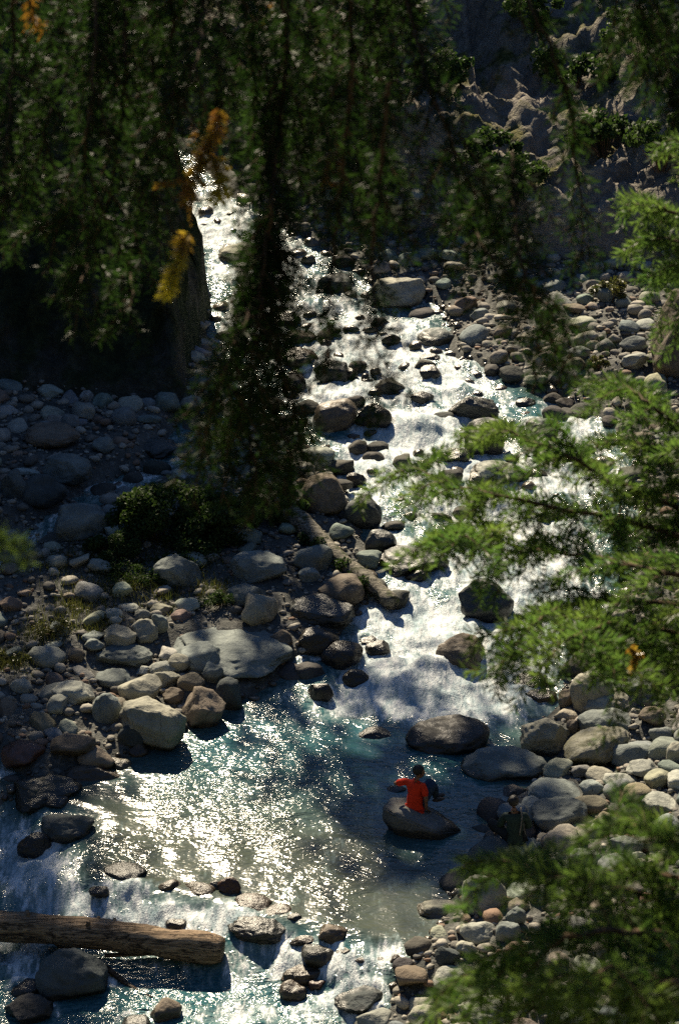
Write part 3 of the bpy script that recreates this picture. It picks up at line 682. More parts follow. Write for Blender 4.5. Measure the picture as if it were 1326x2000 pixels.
for i in sorted(single, key=lambda k: -sz[k]):
    x, y, z = pts[i]; q = qs[i]
    k = rr.integers(0, 14); me, kind = LIB[k]
    a, b_, c = q * rr.uniform(0.95, 1.35), q * rr.uniform(0.8, 1.1), q * (rr.uniform(0.6, 0.85) if kind != 'f' else rr.uniform(0.35, 0.5))
    o = bpy.data.objects.new('river_stone', me); COL.objects.link(o)
    o.location = (x, y, z + c * 0.35); o.scale = (a, b_, c); o.rotation_euler = (rr.uniform(-.3, .3), rr.uniform(-.3, .3), rr.uniform(0, 6.28))
    wl = z - float(water_z(x, y)); t = rr.random()
    if wl < 0.12: col, cn = (0.075, 0.07, 0.062), 'dark wet'
    elif t < 0.12: col, cn = TONE['b'], 'brown'
    elif t < 0.50: col, cn = TONE['g'], 'grey'
    elif t < 0.75: col, cn = TONE['w'], 'warm grey'
    else: col, cn = TONE['p'], 'pale'
    o.color = (*[v * rr.uniform(.92, 1.08) for v in col], 1)
    sn = dict(r='rounded', a='angular', f='flat')[kind]
    px_, py_ = ppx[i], ppy[i]
    dd = [(math.hypot(px_ - l[7], (py_ - l[8]) * 1.2), l) for l in LM]; dist, l = min(dd, key=lambda e: e[0])
    dx, dy = px_ - l[7], py_ - l[8]
    way = ('right of' if dx > 0 else 'left of') if abs(dx) > 1.3 * abs(dy) else (('below' if dy > 0 else 'above'))
    rec.append([o, cn, sn, way, l[6], dist])
groups = {}
for e in rec: groups.setdefault((e[2], e[3], e[4], e[1]), []).append(e)
ORD = ['', 'second ', 'third ', 'fourth ', 'fifth ', 'sixth ', 'seventh ', 'eighth ', 'ninth ', 'tenth ', 'eleventh ', 'twelfth ']
for (sn, way, short, cn), es in groups.items():
    es.sort(key=lambda e: e[5])
    for k, e in enumerate(es):
        if len(es) == 1: lab = f'{cn} {sn} river stone {way} the {short}'
        else: lab = f'{cn} {sn} stone {ORD[min(k, 11)]}nearest {way} the {short}'
        if len(lab.split()) > 16: lab = lab.replace(' river stone', ' stone').replace(' in the ', ' in ', 1).replace(' at the ', ' at ', 1)
        tag(e[0], lab, 'stone', 'loose river stones on the banks')
def merged_stones(name, items, sub, seed, matl, label):
    r = np.random.default_rng(seed); shapes = [rock_shape(sub, 2000 + k * 5, 'raf'[k % 3])[0] for k in range(12)]; F0 = ico(sub)[1]
    n = len(items); nv = len(shapes[0]); V = np.empty((n, nv, 3)); T = np.empty((n, nv)); H = np.empty((n, nv)); Wt = np.empty((n, nv))
    A = np.array(items); zz = np.maximum(terrain(A[:, 0], A[:, 1]), water_z(A[:, 0], A[:, 1]) - 0.12); wz = water_z(A[:, 0], A[:, 1])
    for k in range(n):
        q = A[k, 2]; S = shapes[k % 12] * [q * r.uniform(.9, 1.3), q * r.uniform(.75, 1.1), q * r.uniform(.5, .8)]
        Rm = np.array(Matrix.Rotation(r.uniform(0, 6.28), 3, 'Z') @ Matrix.Rotation(r.uniform(-.4, .4), 3, 'X'))
        V[k] = S @ Rm.T + [A[k, 0], A[k, 1], zz[k] + q * 0.2]
        T[k] = r.random(); H[k] = r.random(); Wt[k] = 1.0 if zz[k] - wz[k] < 0.1 else 0.0
    F = (F0[None] + (np.arange(n) * nv)[:, None, None]).reshape(-1, 3)
    me = np_mesh(name, V.reshape(-1, 3), F, True, {'tone': T.ravel(), 'hue': H.ravel(), 'wet': Wt.ravel()})
    return tag(link(name, me, matl), label, 'stones', None, 'stuff')
rest = [cob[i] for i in range(len(cob)) if i not in single]
for x, y, q in cob:
    pass
merged_stones('cobble_bed', rest, 2, 31, M['pebble'], 'small grey cobbles filling the river banks between the larger stones')
peb = scatter(26000, 0.03, 0.10, 0.8, 77, lambda X, Y: bank(X, Y) * (terrain(X, Y) > water_z(X, Y) - 0.1), 0.75)
merged_stones('pebbles', peb, 1, 41, M['pebble'], 'fine grey pebbles and gravel between the river stones')
print('cobbles', len(cob), 'pebbles', len(peb))

# ------------------------------------------------------------------ river
FOAM = [  # photo x, y, radii, amount
 (430, 430, 80, 60, .75), (520, 520, 110, 60, .7), (470, 600, 60, 80, .6), (640, 610, 170, 60, .8), (720, 700, 170, 70, .85), (800, 740, 150, 50, .8), (640, 760, 130, 40, .6),
 (830, 830, 130, 40, .9), (780, 900, 130, 60, .95), (880, 950, 140, 50, .95), (1000, 930, 120, 60, .8), (1110, 860, 60, 50, .85), (1110, 800, 60, 30, .5), (1150, 930, 80, 50, .6), (1020, 1010, 160, 60, .8),
 (740, 960, 60, 60, .6), (770, 1040, 50, 60, .55), (850, 1120, 90, 50, .6), (1000, 1100, 130, 70, .95), (800, 1200, 110, 45, .95), (1060, 1200, 150, 70, .9), (900, 1230, 170, 60, .8), (770, 1290, 90, 60, .85), (880, 1335, 160, 55, 1.0), (740, 1360, 110, 40, .8), (900, 1390, 120, 28, .7), (980, 1360, 80, 40, .85),
 (1040, 1290, 90, 40, .9), (1000, 1350, 70, 30, .75), (700, 1360, 110, 35, .55), (800, 1390, 130, 25, .5), (620, 1400, 90, 30, .3), (560, 880, 120, 70, .35), (720, 870, 60, 40, .55), (600, 820, 100, 50, .3),
 (60, 1690, 90, 60, .85), (20, 1620, 60, 40, .6), (120, 1760, 100, 40, .8), (300, 1790, 110, 35, .95), (430, 1790, 80, 25, .9), (250, 1740, 70, 25, .7), (0, 1830, 90, 40, .7), (30, 1880, 70, 40, .6),
 (560, 1850, 110, 35, .5), (520, 1890, 110, 40, .45), (680, 1890, 90, 35, .6), (640, 1970, 120, 35, .6), (480, 1980, 120, 30, .5), (760, 1850, 60, 20, .5), (730, 1880, 60, 25, .6), (330, 1890, 70, 30, .4), (400, 1840, 60, 25, .4)]
def build_river():
    ys = np.concatenate([np.arange(16, 31, 0.5), np.arange(31, 50, 0.07), np.arange(50, 88, 0.09), np.arange(88, 130, 0.6)])
    xs = np.concatenate([np.arange(-60, -9, 0.8), np.arange(-9, 9.5, 0.075), np.arange(9.5, 12, 0.5)])
    X, Y = np.meshgrid(xs, ys); Z = water_z(X, Y)
    px_, py_ = pix(np.stack([X, Y, Z], -1))
    foam = np.zeros(X.shape); 
    for (a, b_, rx, ry, v) in FOAM:
        g = v * np.exp(-(((px_ - a) / rx) ** 2 + ((py_ - b_) / ry) ** 2) * 0.9); foam = np.maximum(foam, g) + 0.25 * np.minimum(foam, g)
    L, Rr = edges(Y)
    foam = foam + 0.25 * sst(47.5, 50, Y) * (fb2(X, Y, 0.5, 3, 61) * 0.5 + 0.5) 
    # white collars against stones in fast water, quiet tongues below them
    fast = np.maximum(sst(46.5, 48.5, Y), sst(0, 0.8, drop_s(X, Y)) * sst(45, 42, Y))
    for r in ROCKS:
        if abs(r[0]) > 9 or r[1] > 84: continue
        d = np.hypot((X - r[0]) / (r[3] + .05), (Y - r[1]) / (r[4] + .05))
        foam = foam + fast * 0.45 * np.exp(-((d - 1.05) / 0.22) ** 2) * (Y > r[1] - 0.2 * r[4])
    foam = np.clip(foam * 1.15, 0, 1.2)
    tong = sst(0.0, 0.9, fb2(X * 1.0, Y * 0.28, 0.75, 3, 67)); foam = foam - 0.55 * tong * sst(47, 49, Y) * np.where(foam > .5, .8, 1)
    foam = np.clip(foam, 0, 1.2); turb = sst(0.15, 0.8, foam)
    # ledges: the current falls in short steps
    wy = Y + 0.8 * fb2(X, Y, 0.35, 3, 81)
    st = (wy / 2.6) % 1.0; ledge = (sst(0.55, 1.0, st) - st) * 0.20 * sst(48, 51, Y)
    Zf = Z + ledge * turb + turb * (0.14 * fb2(X, Y, 1.1, 4, 91) + 0.075 * fb2(X * 1.2, Y * 0.6, 3.0, 3, 95, 0.5)) + 0.018 * (1 - turb) * fb2(X, Y * 1.4, 1.2, 3, 99)
    lip = np.exp(-((drop_s(X, Y) + 0.1) / 0.25) ** 2) * sst(44, 42, Y); Zf = Zf + 0.03 * lip
    # bulge over rocks just under the surface
    for (a, b_, h, w) in ((825, 830, .35, .75), (580, 1592, .06, .5), (575, 1640, .05, .5), (850, 1310, .25, .6), (760, 1340, .2, .7)):
        P = hit(a, b_, 0, lambda x, y: water_z(x, y)); Zf = Zf + h * np.exp(-((X - P[0]) ** 2 + ((Y - P[1]) * 1.3) ** 2) / w ** 2)
    pool = sst(46.5, 44.5, Y) * (1 - sst(-0.3, 0.6, drop_s(X, Y)))
    sh = np.clip(sst(1440, 1680, py_ + (600 - px_) * 0.12) * sst(790, 560, px_ - (py_ - 1480) * 0.65) * pool + 0.5 * np.exp(-((np.minimum(X - L, Rr - X)) / 0.7) ** 2) + 0.15 * sst(0, 1, fb2(X, Y, 0.6, 3, 44)), 0, 1)  # diagonal part paints sunlit pool left, tree shade right; edges are real shallows
    rip = 0.36 + 0.55 * fast + 0.60 * fb2(X * 1.3, Y * 0.55, 0.7, 3, 47) + 0.75 * np.exp(-(((px_ - 450) / 190) ** 2 + ((py_ - 1560) / 130) ** 2))
    V = np.stack([X, Y, Zf], -1).reshape(-1, 3)
    keep = ((X > L - 1.6) & (X < Rr + 1.6)).ravel(); F = grid_faces(*X.shape); F = F[keep[F].all(1)]
    u, inv = np.unique(F, return_inverse=True)
    me = np_mesh('river', V[u], inv.reshape(-1, 4), True, {'foam': foam.ravel()[u], 'shallow_or_sunlit': sh.ravel()[u], 'ripple': np.clip(rip, .2, 1.3).ravel()[u]})
    tag(link('river', me, M['water']), 'teal mountain river breaking into white rapids above a pool', 'river', None, 'structure')
    # side stream ribbon
    P = np.array(SIDE); t = np.linspace(0, len(P) - 1, 160); C = np.stack([np.interp(t, np.arange(len(P)), P[:, k]) for k in range(3)], 1)
    Tn = np.gradient(C, axis=0); Tn[:, 2] = 0; Tn /= np.linalg.norm(Tn, axis=1)[:, None]; N = np.stack([-Tn[:, 1], Tn[:, 0], 0 * t], 1)
    w = np.linspace(-0.85, 0.85, 22); G = C[:, None] + N[:, None] * w[None, :, None]
    zc = terrain(C[:, 0], C[:, 1]); zc = np.minimum.accumulate(np.convolve(np.pad(zc, 4, 'edge'), np.ones(9) / 9, 'valid')) + 0.16
    G[:, :, 2] = zc[:, None] + 0.03 * fb2(G[:, :, 0], G[:, :, 1], 3.0, 3, 13)
    fo = np.clip(0.35 * fb2(G[:, :, 0], G[:, :, 1], 0.8, 3, 17) + 0.32, 0, 1)
    me = np_mesh('stream', G.reshape(-1, 3), grid_faces(160, 22), True, {'foam': fo.ravel(), 'shallow_or_sunlit': np.full(fo.size, .3), 'ripple': np.full(fo.size, .8)})
    tag(link('stream', me, M['water']), 'narrow side stream threading the shaded left bank', 'stream', None, 'structure')
build_river()

# ------------------------------------------------------------------ tubes, logs
def tube_mesh(name, pts, rads, seg=8, cap=True, rough=0.0, seed=0, attrs=None):
    P = np.array(pts, float); n = len(P); T = np.gradient(P, axis=0); T /= np.linalg.norm(T, axis=1)[:, None] + 1e-9
    ref = np.array([0, 0, 1.0]) if abs(T[0][2]) < 0.9 else np.array([1.0, 0, 0])
    A = np.cross(T, ref); A /= np.linalg.norm(A, axis=1)[:, None] + 1e-9; B = np.cross(T, A)
    th = np.linspace(0, 2 * np.pi, seg, endpoint=False)
    rad = np.array(rads, float)[:, None] * np.ones((1, seg))
    ring = np.cos(th)[None, :, None] * A[:, None] + np.sin(th)[None, :, None] * B[:, None]
    if rough:
        q = (P[:, None] + ring * rad[..., None]).reshape(-1, 3)
        rad = rad * (1 + rough * fbm(q * [2, 2, 2], 4, seed).reshape(n, seg))
    V = (P[:, None] + ring * rad[..., None]).reshape(-1, 3)
    i = np.arange(n * seg).reshape(n, seg); j = np.roll(i, -1, 1)
    F = [np.stack([i[:-1], j[:-1], j[1:], i[1:]], -1).reshape(-1, 4)]
    if cap:
        V = np.vstack([V, P[0] - T[0] * rads[0] * 0.12, P[-1] + T[-1] * rads[-1] * 0.12]); a = len(V) - 2
        F.append(np.stack([np.full(seg, a), j[0], i[0], i[0]], -1)[:, :4]); F.append(np.stack([np.full(seg, a + 1), i[-1], j[-1], j[-1]], -1))
    return V, F
def quads_tris(name, V, F, smooth=True, attrs=None):
    me = bpy.data.meshes.new(name)
    faces = []
    for f in F:
        for q in f.tolist(): faces.append(q[:3] if q[2] == q[3] else q)
    me.from_pydata(V.tolist(), [], faces); me.polygons.foreach_set('use_smooth', np.full(len(me.polygons), smooth))
    for k, a in (attrs or {}).items():
        at = me.attributes.new(k, 'FLOAT', 'POINT'); at.data.foreach_set('value', np.asarray(a, np.float32))
    me.update(); return me
def wat(px, py, lift=0.0): return hit(px, py, lift, lambda X, Y: np.maximum(terrain(X, Y), water_z(X, Y)))
# pale log across the outflow
a = wat(-160, 1800, 0.5); b = wat(436, 1853, 0.20)
n = 60; t = np.linspace(0, 1, n); C = a[None] + (b - a)[None] * t[:, None]; C[:, 2] += 0.05 * np.sin(t * 3.1)
rad = 0.31 - 0.03 * t; rad[-3:] *= [0.97, 0.9, 0.78]
root = empty('fallen_log', a); tag(root, 'thick pale barkless log lying across the outflow at the lower left', 'log')
C[:, 1] += .05 * np.sin(t * 4)
V, F = tube_mesh('trunk', C - a, rad, 40, True, 0.12, 3)
wz = water_z(V[:, 0] + a[0], V[:, 1] + a[1]); wet = 1 - sst(-0.05, 0.18, V[:, 2] + a[2] - wz)
link('trunk', quads_tris('trunk', V, F, True, {'wet': np.clip(wet + 0.8 * sst(0.985, 1.0, (V[:, 0]) / (b - a)[0]), 0, 1)}), M['log_pale'], root)
r_ = np.random.default_rng(3)
for k in range(5):                                 # broken branch stubs
    tt = r_.uniform(0.3, 0.9); c = a + (b - a) * tt; an = r_.uniform(-0.8, 1.0); d = np.array([r_.uniform(-.3, .3), -math.sin(an), math.cos(an)])
    p = [c + d * s for s in (0.26, 0.33, 0.40)]
    V, F = tube_mesh('s', np.array(p) - a, [0.055, 0.045, 0.03], 8, True, 0.1, k); link('branch_stub', quads_tris('branch_stub', V, F, True), M['log_pale'], root)
# thin dead limb under it
a2 = wat(165, 1868, 0.12); b2 = wat(275, 1935, 0.02); C = np.array([a2 + (b2 - a2) * s + np.array([0, 0, .05 * math.sin(s * 5)]) for s in np.linspace(-.6, 1.2, 14)])
V, F = tube_mesh('l', C - a2, np.linspace(.085, .04, 14), 10, True, .1, 9)
o = link('dead_limb', quads_tris('dead_limb', V, F, True, {'wet': np.full(len(V), .8)}), M['log_pale'], None); o.location = a2
tag(o, 'thin dark wet dead limb poking out under the pale log', 'branch')
a3 = wat(205, 1866, 0.1); b3 = wat(330, 1862, 0.05); C = np.array([a3 + (b3 - a3) * s for s in np.linspace(0, 1, 10)])
V, F = tube_mesh('l', C - a3, np.linspace(.05, .025, 10), 8, True, .12, 19)
o = link('dead_limb', quads_tris('dead_limb', V, F, True, {'wet': np.full(len(V), .7)}), M['log_pale'], None); o.location = a3
tag(o, 'short slim dead stick lying flat just below the pale log', 'branch')
# mossy log on the left bank
g2 = lambda px, py, l: hit(px, py, l, lambda X, Y: np.maximum(terrain(X, Y), water_z(X, Y)))
a4 = g2(545, 985, 0.35); b4 = g2(768, 1180, 0.14); n = 50; t = np.linspace(0, 1, n)
C = a4[None] + (b4 - a4)[None] * t[:, None]; rad = 0.27 - 0.07 * t; rad[-2:] *= [0.95, 0.8]
root = empty('fallen_log', a4); tag(root, 'grey mossy log slanting down the left bank into the rapids', 'log')
C[:, 0] += .04 * np.sin(t * 9); C[:, 2] += .03 * np.sin(t * 6 + 1)
V, F = tube_mesh('t', C - a4, rad, 36, True, 0.22, 12)
link('trunk', quads_tris('trunk', V, F, True, {'wet': np.clip(0.9 - 3 * np.abs(V[:, 2] + a4[2] - water_z(V[:, 0] + a4[0], V[:, 1] + a4[1])), 0, 1)}), M['log_moss'], root)
def leafcloud(n, centre, radii, size, seed, squash=0.5, shell=0.5, elong=1.8):
    r = np.random.default_rng(seed); d = r.normal(size=(n, 3)); d /= np.linalg.norm(d, axis=1)[:, None]
    c = np.asarray(centre) + d * (r.random((n, 1)) ** shell) * np.asarray(radii)
    nrm = r.normal(size=(n, 3)) + d * 0.6 + [0, 0, squash]; nrm /= np.linalg.norm(nrm, axis=1)[:, None]
    u = np.cross(nrm, r.normal(size=(n, 3))); u /= np.linalg.norm(u, axis=1)[:, None]; v = np.cross(nrm, u)
    s = size * r.uniform(0.6, 1.4, (n, 1))
    V = np.stack([c - u * s * elong * .5, c + v * s * .5, c + u * s * elong * .5, c - v * s * .5], 1).reshape(-1, 3)
    return V, np.arange(n * 4).reshape(n, 4), np.repeat(r.random(n), 4)
# moss tufts hanging from the log
for k, s in enumerate((0.30, 0.42, 0.5, 0.62, 0.70, 0.80)):
    c = (b4 - a4) * s + np.array([-.12, -.14, .06 if k % 2 else -.08])
    V, F, tt = leafcloud(420, c, (.30, .20, .20), .045, 60 + k); link('moss', np_mesh('moss', V, F, False, {'tint': tt}), M['shrub'], root)

# ------------------------------------------------------------------ shrubs and dry grass on the left bank
def shrub(name, base, h, rad, nclump, nleaf, seed, label, cat='shrub', leaf=0.06, mat='shrub', group='shrubs on the shaded left bank'):
    r = np.random.default_rng(seed); root = empty(name, base)
    Vs, Fs, Ts, off = [], [], [], 0; sv, sf, so = [], [], 0
    for k in range(nclump):
        an = r.uniform(0, 6.28); q = rad * math.sqrt(r.random()); c = np.array([q * math.cos(an), q * math.sin(an) * .8, h * r.uniform(.35, .95) * (1 - .35 * (q / rad) ** 2)])
        V, F, t = leafcloud(nleaf, c, np.array([.34, .34, .26]) * rad * r.uniform(.6, 1.2), leaf, seed * 31 + k, 0.5, 0.45); Vs.append(V); Fs.append(F + off); Ts.append(np.clip(t * .5 + r.random() * .5, 0, 1)); off += len(V)
        P = np.array([[c[0] * .2, c[1] * .2, -.1], [c[0] * .6, c[1] * .6, c[2] * .5], c]); V, F = tube_mesh('s', P, [.02, .014, .007], 5, False)
        sv.append(V); sf.append(F[0] + so); so += len(V)
    tag(root, label, cat, group)
    link('crown', np_mesh('crown', np.vstack(Vs), np.vstack(Fs), False, {'tint': np.concatenate(Ts)}), M[mat], root)
    link('stem', np_mesh('stem', np.vstack(sv), np.vstack(sf), True), M['twig'], root)
    return root
shrub('shrub', hit(310, 1050), 1.6, 1.1, 22, 430, 1, 'tallest dark green shrub in shade right of the grey-green boulder')
shrub('shrub', hit(440, 1060), 1.4, 1.1, 20, 430, 2, 'dark green shrub in shade directly beneath the hanging branch tips')
shrub('shrub', hit(540, 1010), 1.0, 0.7, 16, 430, 3, 'bluish green shrub at the upper end of the mossy log')
shrub('shrub', hit(230, 1090), 0.6, 0.7, 14, 430, 4, 'low shrub in front of the tallest dark shrub on the left bank', leaf=.04)
shrub('shrub', hit(350, 1110), 0.45, 0.6, 12, 160, 5, 'low leafy plant just above the egg-shaped boulder', leaf=.035)
shrub('shrub', hit(440, 1180), 0.35, 0.5, 10, 140, 6, 'small creeping plant below the pale round boulder left of the log', leaf=.03)
shrub('shrub', hit(120, 1240), 0.35, 0.6, 10, 140, 7, 'low olive plant left of the sunlit stone heap', leaf=.03, mat='grass')
shrub('shrub', hit(20, 1300), 0.35, 0.5, 10, 140, 8, 'low dry plant at the left edge above the cobbles', leaf=.03, mat='grass')
shrub('shrub', hit(1165, 725), 0.5, 0.35, 8, 120, 9, 'small bright green plant among cobbles on the far right bank', leaf=.04, mat='grass', group='plants on the right bank')
shrub('shrub', hit(1190, 590), 0.8, 0.7, 10, 150, 10, 'brownish green bush at the foot of the far cliff', leaf=.06, mat='grass', group='plants on the right bank')
shrub('shrub', hit(390, 1075), 0.6, 1.1, 20, 260, 11, 'broad low green growth in front of the two tall dark shrubs', leaf=.045)
shrub('shrub', hit(270, 1130), 0.3, 0.9, 16, 220, 12, 'low mossy green growth left of the egg-shaped boulder', leaf=.035)
def grass_patch():
    r = np.random.default_rng(8); Vs, T = [], []
    spots = [(180, 1090, 1.1, 700), (230, 1150, 1.2, 900), (150, 1190, 1.0, 700), (90, 1240, .9, 500), (20, 1300, .8, 500), (330, 1160, 1.0, 500), (420, 1160, .7, 400), (200, 1225, .5, 300), (300, 1080, 1.2, 600), (700, 1120, .25, 120), (100, 1110, .7, 300), (400, 1110, .8, 300)]
    for (a_, b_, q, n) in spots:
        c = hit(a_, b_)
        for k in range(n):
            x, y = c[:2] + r.normal(size=2) * q * .45; h = r.uniform(.08, .30); an = r.uniform(0, 6.28); w = r.uniform(.004, .009); le = r.normal(size=2) * h * .45
            Vs.append((x, y, h, an, w, le[0], le[1])); T.append(r.random())
    A = np.array(Vs); z = terrain(A[:, 0], A[:, 1]); dx, dy = np.cos(A[:, 3]) * A[:, 4], np.sin(A[:, 3]) * A[:, 4]
    p0 = np.stack([A[:, 0] - dx, A[:, 1] - dy, z - .02], 1); p1 = np.stack([A[:, 0] + dx, A[:, 1] + dy, z - .02], 1)
    m0 = np.stack([A[:, 0] + A[:, 5] * .35 + dx * .7, A[:, 1] + A[:, 6] * .35 + dy * .7, z + A[:, 2] * .6], 1); m1 = m0 - np.stack([dx, dy, 0 * dx], 1) * 1.4
    tp = np.stack([A[:, 0] + A[:, 5], A[:, 1] + A[:, 6], z + A[:, 2]], 1); n = len(A)
    V = np.stack([p0, p1, m0, m1, tp], 1).reshape(-1, 3); i = (np.arange(n) * 5)[:, None]
    F = np.vstack([i + [0, 1, 2], i + [0, 2, 3], i + [3, 2, 4]])
    tag(link('grass', np_mesh('grass', V, F, False, {'tint': np.repeat(np.array(T), 5)}), M['grass']), 'thin dry grass and weeds between stones on the left bank', 'grass', None, 'stuff')
grass_patch()

# ------------------------------------------------------------------ conifers on the hillsides
def conifer_mesh(h, r, seed, nl=26, per=9, leaf=0.30, dens=16, bare=0.12, prof=0.8):
    g = np.random.default_rng(seed); Vs = []; T = []
    for k in range(nl):
        f = k / (nl - 1); z = h * (bare + (1 - bare) * f ** 0.9); rr_ = r * (1 - f) ** prof * g.uniform(.75, 1.15) + 0.15
        for j in range(per):
            an = g.uniform(0, 6.28); L = rr_ * g.uniform(.65, 1.1); m = max(3, int(dens * L / r))
            s = g.random(m) ** .7; c = np.stack([np.cos(an) * L * s, np.sin(an) * L * s, z - 0.35 * L * s ** 1.4 + g.normal(size=m) * .06 * L], 1) + g.normal(size=(m, 3)) * .10 * L * s[:, None]
            Vs.append(c); T.append(np.full(m, g.random()))
    c = np.vstack(Vs); n = len(c); t = np.concatenate(T)
    nrm = g.normal(size=(n, 3)) + [0, 0, 1.0]; nrm /= np.linalg.norm(nrm, axis=1)[:, None]; u = np.cross(nrm, g.normal(size=(n, 3))); u /= np.linalg.norm(u, axis=1)[:, None]; v = np.cross(nrm, u)
    s = leaf * g.uniform(.6, 1.5, (n, 1))
    V = np.stack([c - u * s, c + v * s * .45, c + u * s, c - v * s * .45], 1).reshape(-1, 3)
    crown = np_mesh('crown', V, np.arange(n * 4).reshape(n, 4), False, {'tint': np.repeat(t, 4)})
    crown.materials.append(M['hilltree'])
    P = np.array([[0, 0, -1.5], [0, 0, h * .3], [.1, 0, h * .7], [.1, .05, h * .99]]); tv, tf = tube_mesh('t', P, [h * .014 + .05, h * .011 + .03, h * .006 + .02, .02], 10)
    trunk = quads_tris('trunk', tv, tf); trunk.materials.append(M['bark'])
    return crown, trunk
CON = [conifer_mesh(20, 3.0, 1), conifer_mesh(20, 2.6, 2), conifer_mesh(20, 3.5, 3), conifer_mesh(20, 3.1, 4, 12, 13, .24, 16, .78, .26)]
def conifer(x, y, h, k, label, group, wide=1.0):
    root = empty('conifer_tree', (x, y, float(terrain(np.array([x]), np.array([y]))[0]))); s = h / 20
    root.scale = (s * wide, s * wide, s); root.rotation_euler.z = x * 3.1 + y
    c = bpy.data.objects.new('crown', CON[k][0]); t = bpy.data.objects.new('trunk', CON[k][1])
    for o in (c, t): COL.objects.link(o); o.parent = root
    tag(root, label, 'tree', group)
SPUR = 'conifers on the shaded left hillside'
for i, (x, y, h, k, lab) in enumerate([
    (-6.9, 80.0, 26.3, 3, 'tall high-crowned conifer on the left hillside edge nearest the river bend'),
    (-8.6, 77.0, 8.5, 1, 'dark conifer standing on the edge of the left hillside above the rapids'),
    (-5.9, 72.5, 12, 1, 'slender dark conifer lowest on the hillside edge beside the rapids'),
    (-7.3, 73.5, 9.5, 1, 'dark conifer just left of the lowest one on the hillside edge'),
    (-9.2, 74.5, 5, 0, 'young dark conifer in the middle of the left hillside front'),
    (-12.5, 79.0, 4, 2, 'short broad dark conifer on the left hillside'),
    (-17.0, 85.0, 21, 0, 'tall dark conifer far up the left hillside'),
    (-21.0, 80.0, 22, 1, 'dark conifer beyond the left edge of the hillside'),
    (-11.3, 75.5, 5, 2, 'small dark conifer low on the left hillside'),
    (-24.0, 76.0, 20, 2, 'dark conifer at the outer end of the left hillside')]):
    conifer(x, y, h, k, lab, SPUR, 1.0)
SIDE_BLOCK = 'unseen trees added on the valley sides to block sky'  # unseen trees added to keep side sky light off the shaded ground
for i, (x, y, h, k) in enumerate([(-17, 46, 20, 0), (-19, 53, 22, 1), (-17, 60, 18, 2), (-22, 40, 22, 1), (-24, 64, 22, 0), (17, 40, 20, 1), (19, 47, 22, 2), (18, 54, 20, 0), (22, 60, 22, 1), (24, 44, 22, 0), (19, 33, 20, 2)]):
    conifer(x, y, h, k, 'unseen dark conifer added on the left valley side to block sky' if x < 0 else 'unseen dark conifer added on the right valley side to block sky', SIDE_BLOCK, 1.2)
SKY_BLOCK = 'unseen trees added on the near slope to block sky'  # unseen trees added to cut sky light on camera-facing sides
FLABEL = ['unseen tall dark conifer added round the viewpoint to block sky']
for i, (x, y, h, k) in enumerate([(-9, -4, 24, 0), (-3.5, -6, 26, 1), (3, -5, 25, 2), (9, -3, 24, 0), (-15, 2, 25, 2), (15, 3, 26, 1), (-22, 8, 24, 0), (22, 9, 25, 2), (-12, 10, 22, 1), (13, 12, 22, 0), (-19, 17, 22, 2), (20, 19, 21, 1), (26, 28, 20, 0), (-28, 22, 22, 1)]):
    conifer(x, y, h, k, FLABEL[0], SKY_BLOCK, 1.25)
BACK = 'bushes on the far hill'
r_ = np.random.default_rng(12)
BL = ['on the lit shoulder above the grey cliff', 'behind the hanging branches above the cliff', 'high up near the top edge', 'beside the upper right spruce spray', 'on the far slope above the rapids head', 'low on the far slope left of centre', 'at the cliff brink', 'topmost on the far slope', 'on the terrace right of centre', 'in the gully of the far slope', 'between lit ledges of the far slope', 'at the upper right corner']
for i, (px_, py_) in enumerate([(1180, 300), (960, 330), (1040, 60), (1290, 330), (600, 300), (520, 250), (1010, 380), (760, 60), (1120, 180), (860, 180), (700, 220), (1260, 120)]):
    c = hit(px_, py_); shrub('bush', c, r_.uniform(1.2, 2.6), r_.uniform(.9, 1.6), 16, 130, 40 + i, f'dark green bush {BL[i]}', 'bush', .11, 'shrub', BACK)

